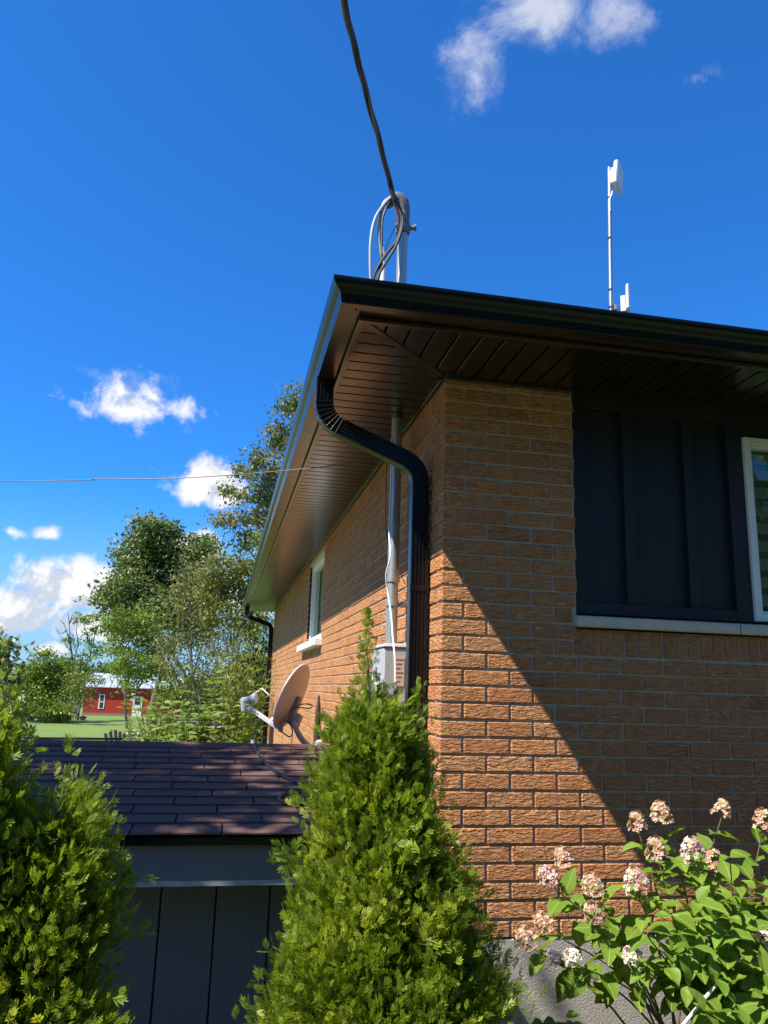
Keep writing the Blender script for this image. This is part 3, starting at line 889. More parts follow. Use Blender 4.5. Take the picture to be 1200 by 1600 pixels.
drop = thing('service_cable', at(614, 305, 0.6), 'twisted dark overhead service cable coming down from the top of the picture to the mast', 'cable')
cpx = [(534, -60, -0.95), (537, 0, -0.75), (548, 50, -0.55), (562, 105, -0.32), (576, 160, -0.10), (592, 218, 0.15), (603, 262, 0.36), (611, 292, 0.52), (617, 312, 0.60)]
core = spline([at(*q) for q in cpx], 14)
# carry the cable on up and back to its pole, out of frame
e0 = core[0]; dirv = (core[0] - core[6]).normalized()
core = [e0 + dirv * q for q in (6, 3, 1.5, 0.6)] + core
Ltot = 0; strands = [[], [], []]
for i, p_ in enumerate(core):
    if i: Ltot += (core[i] - core[i - 1]).length
    t_ = (core[min(i + 1, len(core) - 1)] - core[max(i - 1, 0)]).normalized(); s1 = t_.cross(Vector((0, 1, 0.2))).normalized(); s2 = t_.cross(s1)
    for k in range(3):
        a = Ltot * 2 * math.pi / 1.05 + k * 2.094
        strands[k].append(p_ + (s1 * math.cos(a) + s2 * math.sin(a)) * 0.0086)
for k, (mt, rr) in enumerate(((M_CABLEB, 0.0088), (M_CABLEB, 0.0088), (M_CABLEBR, 0.0085))):
    b = MB(); b.tube(strands[k], rr, 8); b.build('strand', mt, drop, smooth=True)
tail = [at(617, 312, 0.60), at(620, 330, 0.6), at(624, 350, 0.6), at(622, 385, 0.61)]
loops = [([at(613, 306, 0.61), at(598, 322, 0.58), at(585, 345, 0.56), at(579, 380, 0.55), at(579, 430, 0.55), at(582, 460, 0.56)], 0.0085, M_CABLEG),
         ([at(612, 308, 0.62), at(600, 318, 0.60), at(593, 345, 0.58), at(592, 375, 0.57), at(596, 405, 0.57), at(590, 440, 0.57), at(584, 465, 0.57)], 0.011, M_CABLEG),
         ([at(610, 314, 0.60), at(602, 328, 0.57), at(597, 350, 0.565), at(596, 400, 0.56), at(592, 432, 0.56), at(586, 466, 0.56)], 0.0065, M_CABLEB),
         ([at(617, 312, 0.57), at(625, 330, 0.56), at(627, 350, 0.555), at(620, 375, 0.55), at(604, 396, 0.55), at(590, 418, 0.55), at(582, 440, 0.55), at(580, 466, 0.55)], 0.0085, M_CABLEB),
         ([at(618, 312, 0.575), at(628.5, 335, 0.56), at(627.5, 358, 0.55), at(618, 385, 0.54), at(603, 410, 0.54), at(592, 430, 0.54), at(586, 462, 0.54)], 0.0085, M_CABLEB)]
for pts, rr, mt in loops:
    b = MB(); b.tube(spline(pts, 8), rr, 8); b.build('drip_loop', mt, drop, smooth=True)
b = MB(); b.tube(spline([at(611, 292, 0.52), at(616, 315, 0.58), at(622, 340, 0.60), at(622, 360, 0.61)], 6), 0.010, 8); b.build('splice_wrap', M_CABLEBR, drop, smooth=True)
b = MB(); b.tube(spline([at(620, 352, 0.62), at(611, 368, 0.6), at(604, 385, 0.6), at(600, 402, 0.6)], 5), 0.0045, 6); b.build('tie_wire', M_GALV, drop, smooth=True)
b = MB(); q = at(597, 420, 0.72); b.lathe([(0.021, -0.75), (0.021, 0.02), (0.016, 0.03), (0.012, 0.10), (0.009, 0.14), (0.0001, 0.141)], q, (0, 0, 1), 12)
b.top('vent_stub', M_WHITE, (q.x, q.y, rz(q.x + 0.6)), 'short white pipe stub on the roof edge behind the cable loops', 'vent pipe', smooth=True)

# thin line across to the wall
b = MB(); wpx = [(-420, 752, 4.2), (0, 752, 2.75), (90, 751, 2.5), (144, 750, 2.34), (150, 748, 2.32), (250, 748, 2.06), (350, 743, 1.80), (460, 734, 1.45), (525, 727, 1.25), (603, 716, 1.0)]
b.tube(spline([at(*q) for q in wpx], 5), 0.0032, 6)
b.top('phone_line', M_DARKMETAL, at(603, 716, 1.0), 'thin telephone line crossing the blue sky at left and ending under the eave', 'wire', smooth=True)

# ------------------------------------------------------------------ roof antenna
AX = at(954.5, 470, 3.0); AZ = rz(min(AX.x, AX.y) + 0.6) - 0.02
ant = thing('antenna_mast', (AX.x, AX.y, AZ), 'slim pale antenna mast standing on the roof with two white panels', 'antenna')
atop = at(952, 262, 3.0)
b = MB(); b.tube([(AX.x, AX.y, AZ), tuple(AX), tuple(atop)], 0.0185, 12); b.build('pole', M_GALV, ant, smooth=True)
for (px_, py_) in ((952.3, 309), (952.5, 372), (953.8, 453), (954.3, 480)):
    c = at(px_, py_, 3.0); b = MB(); b.tube([c - Vector((0, 0, 0.007)), c + Vector((0, 0, 0.007))], 0.0215, 12); b.build('tape_band', M_CABLEB, ant, smooth=True)
c = at(961, 278, 2.98); ax = Vector((0.75, -0.66, -0.10)).normalized(); ay = Vector((0.66, 0.75, 0)).normalized(); azv = ax.cross(ay)
b = MB(); b.obox(c + ax * 0.030, ax, ay, azv, 0.045, 0.24, 0.255); b.build('panel', M_WHITE, ant, bevel=0.012)
b = MB(); b.obox(c + ax * -0.012 + azv * 0.0, ax, ay, azv, 0.04, 0.13, 0.17); b.build('panel_back', M_WHITE, ant, bevel=0.006)
b = MB(); b.obox(c + ax * -0.045, ax, ay, azv, 0.035, 0.05, 0.10); b.build('bracket', M_WHITE, ant, bevel=0.004)
b = MB(); b.tube(spline([at(957, 299, 2.98), at(955.5, 305, 2.98), at(953, 312, 2.98), at(953.4, 330, 2.98)], 5), 0.008, 8); b.build('lead', M_CABLEW, ant, smooth=True)
b = MB(); c0 = at(954, 318, 2.98); b.tube(spline([c0, at(954.6, 360, 2.98), at(955, 400, 2.98), at(956, 440, 2.98), at(956, 485, 2.98)], 5), 0.0055, 6); b.build('cable', M_CABLEB, ant, smooth=True)
c = at(981, 470, 3.0); ax = Vector((0.89, -0.46, 0)).normalized(); ay = Vector((0.46, 0.89, 0)).normalized(); azv = Vector((0, 0, 1))
b = MB(); b.obox(c, ax, ay, azv, 0.036, 0.22, 0.27); b.build('panel', M_GREYPL, ant, bevel=0.014)
b = MB(); b.obox(c - ax * 0.045 - azv * 0.05, ax, ay, azv, 0.05, 0.12, 0.17); b.build('panel_back', M_GREYPL, ant, bevel=0.005)
b = MB(); b.bar(at(957, 483, 3.0), c - ax * 0.07 - azv * 0.07, 0.03, 0.03); b.obox(at(961, 481.5, 3.0), ax, ay, azv, 0.035, 0.05, 0.05); b.build('bracket', M_ALU, ant, bevel=0.003)

# ------------------------------------------------------------------ low shed
EY, EZ, RY, RZ = -0.30, 1.052, 1.30, 1.262
SX0, SX1 = -3.3, -0.16
shed = thing('shed', (-1.7, 0.5, 0), 'low slate grey shed with brown shingled roof against the brick house', 'shed')
slope = Vector((0, RY - EY, RZ - EZ)); SLn = slope.length; sdir = slope.normalized(); snor = Vector((0, -sdir.z, sdir.y))
dk = MB(); dk.prism([(EY + 0.012, EZ - 0.030), (RY, RZ - 0.030), (2 * RY - EY, EZ - 0.03), (2 * RY - EY, EZ - 0.012), (RY, RZ - 0.012), (EY + 0.012, EZ - 0.012)], SX0, SX1, lambda u, v, w: (w, u, v)); sroof = dk.build('roof', M_GAP, shed)
NR = 13; EXPO = SLn / NR
for i in range(NR):
    off = (i * 0.137) % 0.333 if i % 2 else (i * 0.137 + 0.1665) % 0.333
    off = (0.1665 * (i % 2)) + 0.012 * i
    x = SX0 - off + 0.05
    while x < SX1:
        a, c_ = max(x, SX0), min(x + 0.327, SX1); x += 0.333
        if c_ - a < 0.03: continue
        s0 = i * EXPO - (0.012 if i == 0 else 0) + RND.uniform(-0.002, 0.002); s1 = (i + 1) * EXPO + 0.03
        base = Vector((0, EY, EZ)); l0, l1 = 0.0095, 0.0015; th = 0.006; sk = RND.uniform(-0.002, 0.002)
        def P(u, s, l): return base + Vector((u, 0, 0)) + sdir * s + snor * l
        b = MB(); b.add([P(a, s0, l0 - th), P(c_, s0 + sk, l0 - th), P(c_, s1, l1 - th), P(a, s1, l1 - th), P(a, s0, l0), P(c_, s0 + sk, l0 + abs(sk)), P(c_, s1, l1), P(a, s1, l1)],
                        [(0, 3, 2, 1), (4, 5, 6, 7), (0, 1, 5, 4), (1, 2, 6, 5), (2, 3, 7, 6), (3, 0, 4, 7)])
        b.build('shingle', M_SHINGLE, sroof)
x = SX0
while x < SX1:
    c_ = min(x + 0.30, SX1); b = MB()
    b.prism([(RY - 0.075, RZ - 0.001), (RY, RZ + 0.012), (RY + 0.075, RZ - 0.001), (RY + 0.075, RZ - 0.006), (RY, RZ + 0.006), (RY - 0.075, RZ - 0.006)], x, c_ - 0.004, lambda u, v, w: (w, u, v)); b.build('shingle', M_SHINGLE, sroof); x += 0.30
b = MB(); b.box((SX0 + 0.02, EY + 0.010, EZ - 0.040), (SX1 - 0.02, EY + 0.024, EZ - 0.012)); b.build('drip_edge', M_GUTTER, shed)
b = MB(); b.box((SX0 + 0.03, EY + 0.035, EZ - 0.185), (SX1 - 0.03, EY + 0.065, EZ - 0.03)); b.build('fascia', M_FASCIA, shed, bevel=0.002)
b = MB(); top_ = []; n = 60
for i in range(n + 1):
    xx = SX0 + 0.03 + (SX1 - SX0 - 0.06) * i / n; top_.append((xx, EZ - 0.167 + 0.0015 * math.sin(i * 0.9) + RND.uniform(-0.0022, 0.0022)))
vs = [(x_, EY + 0.0335, EZ - 0.186) for x_, _ in top_] + [(x_, EY + 0.0335, z_) for x_, z_ in top_]
b.add(vs, [(i, i + 1, n + 2 + i, n + 1 + i) for i in range(n)]); b.build('unpainted_edge', M_BARE, shed, fix=False)
b = MB(); b.box((SX0 + 0.06, EY + 0.24, 0.0), (SX1 - 0.02, 2 * RY - EY - 0.2, EZ - 0.02)); swall = b.build('wall', M_GAP, shed)
x = -3.24 + 0.005; BW = 0.2105
while x < SX1 - 0.03:
    c_ = min(x + BW, SX1 - 0.02); b = MB(); b.box((x, EY + 0.222, 0.02), (c_ - 0.007, EY + 0.2395, EZ - 0.03)); b.build('board', M_SHEDBOARD, swall, bevel=0.0025); x += BW

# black cable lying over the shed roof
base = Vector((0, EY, EZ))
def onroof(px_, py_, l=0.014): return cut(px_, py_, base + snor * l, snor)
b = MB(); pth = [at(394, 1162, 1.42)] + [onroof(*q) for q in ((397, 1166), (404, 1178), (412, 1189), (428, 1203), (447, 1215), (463, 1222), (474, 1229), (481, 1236), (478, 1241), (468, 1238), (452, 1239), (440, 1243), (436, 1249), (444, 1254), (462, 1256), (483, 1255), (500, 1252))]
b.tube(spline(pth, 6), 0.0075, 8); b.top('black_cable', M_CABLEB, onroof(440, 1250), 'black cable trailing down the shed shingles and looping beside the cedar', 'cable', smooth=True)
q = at(395, 1163, 1.36); b = MB(); b.lathe([(0.018, 0), (0.018, 0.02), (0.012, 0.028), (0.012, 0.045), (0.0001, 0.046)], q - Vector((0, 0, 0.02)), (0, 0, 1), 10)
b.top('cable_gland', M_GREYPL, q - Vector((0, 0, 0.02)), 'small grey gland where the black cable crosses the shed ridge', 'cable gland', smooth=True)
q = at(497, 1161, 1.30); b = MB(); b.lathe([(0.024, -0.06), (0.027, 0.0), (0.024, 0.008), (0.016, 0.014), (0.0001, 0.017)], q, (-0.5, -0.2, 1), 16)
b.top('roof_vent', M_WHITE, q, 'white rounded roof vent beside the cedar at the right end of the shed ridge', 'roof vent', smooth=True)

# bits of leaf and grit lying on the shed shingles
r = np.random.default_rng(15); n = 70; uu = r.uniform(SX0 + 0.3, SX1 - 0.1, n); ss_ = r.uniform(0.05, SLn - 0.05, n)
P_ = np.array([tuple(base + Vector((a, 0, 0)) + sdir * b_ + snor * 0.0125) for a, b_ in zip(uu, ss_)])
ang = r.uniform(0, 6.28, n); sd3 = np.array(tuple(sdir)); ax = np.cos(ang)[:, None] * np.array([[1, 0, 0]]) + np.sin(ang)[:, None] * sd3[None]; side_ = -np.sin(ang)[:, None] * np.array([[1, 0, 0]]) + np.cos(ang)[:, None] * sd3[None]
Ll = r.uniform(0.006, 0.020, n)[:, None]
V = np.stack([P_, P_ + ax * Ll * 0.5 + side_ * Ll * 0.28, P_ + ax * Ll + np.array([[0, 0, 0.004]]), P_ + ax * Ll * 0.5 - side_ * Ll * 0.28], 1).reshape(-1, 3)
cc = np.array([(0.34, 0.24, 0.10), (0.50, 0.44, 0.34), (0.22, 0.12, 0.05)])[r.integers(0, 3, n)]
o = place('leaf_litter', np_mesh('leaf_litter', V, np.arange(4 * n).reshape(n, 4), M_PETAL, np.repeat(cc, 4, 0))); tag(o, 'scattered bits of dry leaf lying on the shed shingles', 'leaf litter', kind='stuff')

# ------------------------------------------------------------------ satellite dish
nrm = Vector((-0.83, 0.42, 0.36)).normalized(); dc = at(456, 1088, 1.50)
updir = (Vector((0, 0, 1)) - nrm * nrm.z).normalized(); sid = nrm.cross(updir)
foot = Vector((-0.40, 1.42, RZ - 0.02))
dish = thing('satellite_dish', foot, 'beige satellite dish on a bent mast at the shed ridge facing left', 'satellite dish')
b = MB(); R1, R2, dep = 0.188, 0.206, 0.036; seg = 40; rings = 7
front = []; back = []
for k in range(rings):
    q = k / (rings - 1)
    for s_ in range(seg):
        a = 2 * math.pi * s_ / seg
        pt = dc + sid * (R1 * q * math.cos(a)) + updir * (R2 * q * math.sin(a)) + nrm * (dep * (q * q - 1))
        front.append(pt + nrm * 0.003); back.append(pt - nrm * 0.003)
vs = front + back; nb = rings * seg; fs = []
for k in range(rings - 1):
    for s_ in range(seg):
        s2 = (s_ + 1) % seg
        fs.append((k * seg + s_, k * seg + s2, (k + 1) * seg + s2, (k + 1) * seg + s_)); fs.append((nb + k * seg + s_, nb + (k + 1) * seg + s_, nb + (k + 1) * seg + s2, nb + k * seg + s2))
b.add(vs, fs); b.build('reflector', M_DISH, dish, smooth='all', fix=False)
b = MB(); b.tube([dc + sid * (R1 * math.cos(a)) + updir * (R2 * math.sin(a)) for a in [2 * math.pi * i / 48 for i in range(49)]], 0.0065, 8, cap=False); b.build('rim', M_GREYPL, dish, smooth='all')
bk = dc - nrm * (dep + 0.004) - updir * 0.07
b = MB(); b.obox(bk - nrm * 0.012, updir, sid, nrm, 0.17, 0.05, 0.028); b.obox(bk - nrm * 0.045 - updir * 0.05, updir, sid, nrm, 0.075, 0.06, 0.05); b.build('bracket', M_DISHGREY, dish, bevel=0.004)
mp_ = bk - nrm * 0.055 - updir * 0.055
b = MB(); b.tube(spline([mp_ + Vector((0, 0, 0.05)), mp_ - Vector((0, 0, 0.02)), at(459, 1128, 1.44), at(466, 1146, 1.43), at(476, 1160, 1.42), foot], 6), 0.0165, 10); b.build('mast', M_DISHGREY, dish, smooth=True)
b = MB(); b.obox(foot + Vector((0.01, 0, 0.0)), (1, 0, 0), (0, 1, 0), (0, 0, 1), 0.13, 0.08, 0.012); b.build('foot_plate', M_DISHGREY, dish, bevel=0.003)
a0 = dc - updir * (R2 + 0.002) - nrm * 0.006; l0 = at(390, 1106, 1.72)
b = MB(); b.bar(a0 + (l0 - a0) * -0.08, l0 + (l0 - a0) * 0.03, 0.022, 0.026); b.build('feed_arm', M_GREYPL, dish, bevel=0.003)
b = MB()
for q in (0.72, 0.80): b.tube([a0 + (l0 - a0) * q + Vector((0.004, -0.018, 0)), a0 + (l0 - a0) * q + Vector((-0.004, 0.018, 0))], 0.007, 8)
b.build('arm_screw', M_DARKMETAL, dish, smooth=True)
lp = at(381, 1101, 1.735); fd_ = (dc - lp).normalized(); lz = (Vector((0, 0, 1)) - fd_ * fd_.z).normalized(); ls = fd_.cross(lz)
b = MB(); b.obox(lp + lz * -0.005, fd_, ls, lz, 0.030, 0.036, 0.085); b.obox(lp + lz * 0.028 + fd_ * 0.03, fd_, ls, lz, 0.075, 0.038, 0.032); b.build('feed_body', M_GREYPL, dish, bevel=0.006)
b = MB(); b.lathe([(0.021, 0), (0.024, 0.004), (0.027, 0.035), (0.027, 0.045), (0.023, 0.048), (0.021, 0.044), (0.0001, 0.043)], lp + lz * 0.026 + fd_ * 0.055, fd_, 18); b.build('feed_horn', M_GREYPL, dish, smooth=True)
b = MB(); b.tube(spline([lp + lz * 0.045 + fd_ * 0.05, at(403, 1080, 1.73), at(409, 1076, 1.7), at(415, 1081, 1.66), at(421, 1087, 1.62), at(424, 1096, 1.9)], 6), 0.0035, 6); b.build('feed_lead', M_CABLEW, dish, smooth=True)
b = MB(); b.tube(spline([a0, at(444, 1146, 1.5), at(452, 1151, 1.5), at(457, 1146, 1.48), at(454, 1132, 1.46), at(448, 1126, 1.44), at(441, 1130, 1.44), at(440, 1142, 1.45)], 6), 0.0042, 6)
b.tube(spline([at(460, 1106, 1.46), at(470, 1101, 1.46), at(482, 1100, 1.46), at(488, 1103.5, 1.46), at(482, 1107, 1.46), at(470, 1105.5, 1.46), at(458, 1107, 1.46)], 6), 0.004, 6); b.build('cable_loop', M_CABLEBR, dish, smooth=True)

# dark pointed spike, built solid, and post by the long wall
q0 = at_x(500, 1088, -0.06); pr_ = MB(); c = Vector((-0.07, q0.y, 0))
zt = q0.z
spk = thing('dark_spike', (c.x, c.y, gz(0, c.y)), 'narrow dark brown pointed spike standing against the sunlit brick wall', 'dark_spike')
M_DKBROWN = simple('dark_brown_matte', (0.050, 0.026, 0.018), 0.8, var=0.2)
b = MB(); b.lathe([(0.034, -0.95), (0.037, -0.6), (0.032, -0.30), (0.024, -0.12), (0.013, -0.03), (0.0001, -0.015)], (c.x, c.y, zt), (0, 0, 1), 10); b.build('canopy', M_DKBROWN, spk, smooth=True)  # tapering body of the dark spike
b = MB(); b.tube([(c.x, c.y, gz(0, c.y)), (c.x, c.y, zt - 0.02)], 0.012, 8); b.lathe([(0.006, -0.02), (0.011, -0.01), (0.009, 0.004), (0.0001, 0.012)], (c.x, c.y, zt), (0, 0, 1), 8); b.build('pole', M_DKBROWN, spk, smooth=True)
q0 = at_x(425.5, 1126, -0.17); b = MB(); b.box((q0.x - 0.03, q0.y - 0.03, gz(0, 9) - 0.1), (q0.x + 0.03, q0.y + 0.03, q0.z))
pst = thing('post', (q0.x, q0.y, gz(0, 9)), 'short dark post with a white knob beside the far downspout', 'post'); b.build('shaft', M_DKBROWN, pst, bevel=0.004)
b = MB(); b.lathe([(0.02, 0), (0.035, 0.01), (0.03, 0.035), (0.0001, 0.05)], q0, (0, 0, 1), 10); b.build('knob', M_WHITE, pst, smooth=True)


# ------------------------------------------------------------------ foliage tools
def quads_from(points, axis, nrm_, L, Wd):
    """diamond leaves: arrays of base point, axis, normal, length, width -> verts, faces"""
    axis = axis / np.linalg.norm(axis, axis=1, keepdims=True)
    side = np.cross(axis, nrm_); side /= (np.linalg.norm(side, axis=1, keepdims=True) + 1e-9)
    L = np.asarray(L)[:, None]; Wd = np.asarray(Wd)[:, None]
    up_ = np.cross(side, axis)
    v0 = points; v1 = points + axis * L * 0.45 + side * Wd * 0.5 + up_ * Wd * 0.15; v2 = points + axis * L; v3 = points + axis * L * 0.45 - side * Wd * 0.5 + up_ * Wd * 0.15
    n = len(points); V = np.stack([v0, v1, v2, v3], 1).reshape(-1, 3); F = np.arange(4 * n).reshape(n, 4)
    return V, F


def unit(n, r=rng):
    v = r.normal(size=(n, 3)); return v / np.linalg.norm(v, axis=1, keepdims=True)


def crown_leaves(lobes, dens, size, r, droop=0.0, clump=0.45, aspect=0.55, hollow=0.45):
    """lobes: (centre, (rx, ry, rz)); leaves gather in clumps spread through each lobe's shell"""
    Ps, Cs = [], []
    for c, rad in lobes:
        c = np.array(c, dtype=float); rad = np.array(rad if hasattr(rad, '__len__') else (rad,) * 3, dtype=float)
        nc = max(5, int(dens[0] * (rad[0] * rad[1] * rad[2]) ** (2 / 3)))
        u_ = unit(nc, r); rr = hollow + (1 - hollow) * r.random(nc) ** 0.6
        cc = c + u_ * rr[:, None] * rad * (0.82 + 0.36 * r.random((nc, 1)))
        k = dens[1]; cs = clump * (0.6 + 0.8 * r.random(nc))
        pts = cc[:, None, :] + r.normal(size=(nc, k, 3)) * cs[:, None, None] * np.array([1, 1, 0.62])
        Ps.append(pts.reshape(-1, 3)); tint = np.clip(0.45 + 0.22 * r.normal(size=(nc, 1)) + 0.16 * r.normal(size=(nc, k)), 0, 1); Cs.append(tint.reshape(-1))
    P_ = np.concatenate(Ps); T = np.concatenate(Cs); n = len(P_)
    ax = unit(n, r); ax[:, 2] -= droop
    V, F = quads_from(P_, ax, unit(n, r), size * (0.6 + 0.8 * r.random(n)), size * aspect * (0.7 + 0.6 * r.random(n)))
    return V, F, np.repeat(T, 4)


def tree(name, base, lobes, mat, label, cat='tree', dens=(6, 40), size=0.3, droop=0.2, clump=0.45, trunk_r=0.2, seed=1, group=None, aspect=0.55, bark=None, hollow=0.45, lean=(0, 0), bare=0):
    r = np.random.default_rng(seed); rr = random.Random(seed)
    base = Vector(base); root = thing(name, base, label, cat, group)
    V, F, T = crown_leaves(lobes, dens, size, r, droop, clump, aspect, hollow)
    me = np_mesh('crown', V - np.array(base), F, mat, np.repeat(T[:, None], 3, 1)); place('crown', me, root, base)
    b = MB(); topc = max(lobes, key=lambda q: q[0][2])[0]; topc = Vector(topc)
    mids = [base + (topc - base) * q + Vector((rr.uniform(-1, 1), rr.uniform(-1, 1), 0)) * trunk_r * 1.2 * (0 < q < 1) for q in (0, 0.2, 0.45, 0.7, 1.0)]
    tp = spline(mids, 3); b.tube(tp, [trunk_r * (1 - 0.85 * i / (len(tp) - 1)) for i in range(len(tp))], 7)
    for c, rad in lobes:
        c = Vector(c); h = max(0.15, min(0.8, (c.z - base.z) / max(topc.z - base.z, 0.1) - 0.22))
        st_ = tp[int(h * (len(tp) - 1))]
        md = (st_ + c) / 2 + Vector((0, 0, 0.08 * (c - st_).length))
        b.tube(spline([st_, md, c], 3), [trunk_r * q for q in (0.42, 0.38, 0.33, 0.28, 0.22, 0.16, 0.1)], 5)
        for _ in range(3):
            e_ = c + Vector((rr.gauss(0, 1), rr.gauss(0, 1), rr.gauss(0, 0.8))).normalized() * (rad[0] if hasattr(rad, '__len__') else rad) * 0.85
            b.tube([c, (c + e_) / 2 + Vector((0, 0, 0.05)), e_], [trunk_r * 0.16, trunk_r * 0.1, trunk_r * 0.05], 4)
    b.build('trunk', bark or M_BARK, root, smooth=True)
    return root


def gat(px_, py_, Y, dx=0.0):
    """ground under a sight line at distance Y"""
    p_ = at(px_, py_, Y); return Vector((p_.x + dx, Y, gz(p_.x, Y) - 0.05))


def lobes_px(items, Y, jit=1.5, seed=3):
    """(px, py, half-width px, half-height px) blobs turned into metres at distance Y"""
    r = random.Random(seed); out = []
    for (px_, py_, hw, hh) in items:
        yy_ = Y + r.uniform(-jit, jit); p_ = at(px_, py_, yy_); s_ = (yy_ - CAM.y) / FPX
        out.append((tuple(p_), (hw * s_, hw * s_ * 0.9, hh * s_)))
    return out


L_COTTON = leafy('cottonwood_leaf', (0.065, 0.100, 0.024), (0.150, 0.195, 0.052), (0.27, 0.31, 0.11), trans=0.25)
L_LOCUST = leafy('locust_leaf', (0.075, 0.130, 0.016), (0.175, 0.255, 0.032), (0.28, 0.36, 0.06), trans=0.32)
L_OLIVE = leafy('olive_leaf', (0.090, 0.105, 0.030), (0.190, 0.190, 0.060), (0.30, 0.27, 0.10), trans=0.25)
L_YELLOW = leafy('yellowing_leaf', (0.080, 0.110, 0.022), (0.190, 0.200, 0.045), (0.30, 0.26, 0.08), trans=0.3)
L_MAPLE = leafy('turning_maple_leaf', (0.065, 0.100, 0.026), (0.165, 0.185, 0.052), (0.34, 0.23, 0.08), trans=0.3)
L_DARK = leafy('dark_bush_leaf', (0.022, 0.050, 0.014), (0.060, 0.110, 0.026), (0.11, 0.18, 0.045), trans=0.22)
L_SMALL = leafy('lime_leaf', (0.085, 0.120, 0.022), (0.185, 0.220, 0.040), (0.28, 0.29, 0.07), trans=0.32)
L_SHRUB = leafy('grey_green_leaf', (0.060, 0.095, 0.030), (0.150, 0.195, 0.070), (0.30, 0.34, 0.17), trans=0.22, rough=0.4)
L_FAR = leafy('far_wood_leaf', (0.030, 0.060, 0.022), (0.060, 0.100, 0.036), (0.09, 0.14, 0.05), trans=0.2)

# far wood along the horizon: one mass
r = np.random.default_rng(40); n = 26000
fx = r.uniform(-260, 200, n); fy = 290 + 60 * r.random(n)
hgt = 7.5 + 2.2 * np.sin(fx * 0.09) + 1.6 * np.sin(fx * 0.31 + 1) + 1.0 * np.sin(fx * 0.83)
fz = -2.3 + hgt * r.random(n) ** 0.7
V, F = quads_from(np.stack([fx, fy, fz], 1), unit(n, r), unit(n, r), 1.3 + 1.2 * r.random(n), 1.0 + 0.8 * r.random(n))
me = np_mesh('far_wood', V, F, L_FAR, np.repeat(np.repeat(r.random(n)[:, None], 3, 1), 4, 0)); o = place('far_wood', me)
tag(o, 'distant dark line of woodland along the horizon', 'woodland', kind='stuff')

# ------------------------------------------------------------------ background trees (left to right)
Y = 60; tree('cottonwood', gat(232, 1120, Y), lobes_px([(236, 832, 26, 26), (215, 862, 30, 34), (262, 850, 24, 30), (228, 905, 50, 34), (275, 895, 30, 34), (190, 918, 32, 24), (250, 950, 46, 34), (205, 965, 40, 28), (310, 862, 20, 30), (305, 905, 26, 40), (320, 850, 14, 16), (170, 930, 20, 14), (298, 960, 36, 40)], Y, 2.5), L_COTTON,
     'tall dark green cottonwood towering over the red barn', dens=(15, 62), size=0.34, clump=0.46, trunk_r=0.2, seed=2, hollow=0.3)
Y = 52; tree('locust_tree', gat(200, 1120, Y), lobes_px([(192, 966, 24, 12), (232, 972, 26, 14), (212, 990, 38, 14), (182, 1010, 22, 14), (240, 1010, 30, 16), (204, 1032, 32, 14), (246, 1046, 24, 16), (178, 1040, 14, 12), (215, 1060, 30, 14)], Y, 2.0), L_LOCUST,
     'bright feathery green locust tree directly behind the red barn', dens=(20, 62), size=0.23, clump=0.32, trunk_r=0.11, seed=3, aspect=0.4)
Y = 44; tree('ash_tree', gat(313, 1142, Y), lobes_px([(290, 890, 22, 30), (312, 925, 34, 40), (278, 955, 28, 40), (330, 975, 36, 44), (290, 1010, 40, 36), (340, 1030, 38, 36), (262, 1010, 24, 30), (312, 1060, 46, 28), (355, 1000, 26, 30), (270, 1050, 24, 22)], Y, 2.0), L_OLIVE,
     'sparse olive brown tree on a straight grey trunk behind the weeds', dens=(15, 34), size=0.21, clump=0.42, trunk_r=0.11, seed=4, aspect=0.4, hollow=0.2)
Y = 40; tree('elm_tree', gat(346, 1142, Y), lobes_px([(350, 890, 34, 26), (382, 885, 30, 26), (334, 925, 28, 26), (370, 925, 40, 30), (402, 930, 24, 34), (345, 965, 34, 22), (388, 975, 34, 30)], Y, 1.8), L_YELLOW,
     'yellowing bushy tree left of the far end of the gutter', dens=(20, 58), size=0.19, clump=0.34, trunk_r=0.09, seed=5, hollow=0.3)
Y = 34; tree('maple_tree', gat(475, 1140, Y), lobes_px([(476, 612, 24, 16), (456, 640, 26, 18), (490, 660, 40, 30), (442, 672, 26, 14), (425, 692, 24, 14), (470, 715, 44, 26), (402, 718, 26, 15), (386, 738, 20, 12), (430, 745, 36, 18), (400, 775, 34, 16), (366, 772, 20, 8), (450, 790, 44, 26), (415, 812, 36, 18), (378, 812, 22, 10), (352, 815, 14, 7), (430, 850, 50, 26), (386, 846, 26, 14), (460, 900, 60, 40), (520, 760, 50, 60), (530, 680, 40, 40)], Y, 1.8), L_MAPLE,
     'tall maple with rust tipped boughs rising behind the left eave', dens=(24, 60), size=0.18, clump=0.27, trunk_r=0.17, seed=6, droop=0.35, hollow=0.25)
Y = 48; tree('spruce_tree', gat(400, 1130, Y), lobes_px([(398, 980, 16, 26), (402, 1015, 24, 28), (392, 1050, 34, 30), (405, 1090, 40, 32), (372, 1080, 30, 34)], Y, 1.5), L_DARK,
     'dark evergreen filling the gap left of the far downspout', dens=(20, 44), size=0.24, clump=0.34, trunk_r=0.12, seed=7)
Y = 66; tree('walnut_tree', gat(122, 1122, Y), lobes_px([(128, 966, 12, 10), (145, 975, 12, 12), (108, 1004, 8, 7), (140, 1000, 12, 12), (150, 1015, 9, 12), (128, 1030, 12, 16), (136, 1052, 14, 14), (152, 962, 8, 6)], Y, 1.5), L_LOCUST,
     'thin half bare tree with tufts of leaves left of the barn', dens=(14, 34), size=0.22, clump=0.26, trunk_r=0.09, seed=8)
wb = MB(); ry = random.Random(8)
root = thing('dead_tree', gat(118, 1122, 65), 'bare grey dead tree with forked branches above the round bush', 'tree')
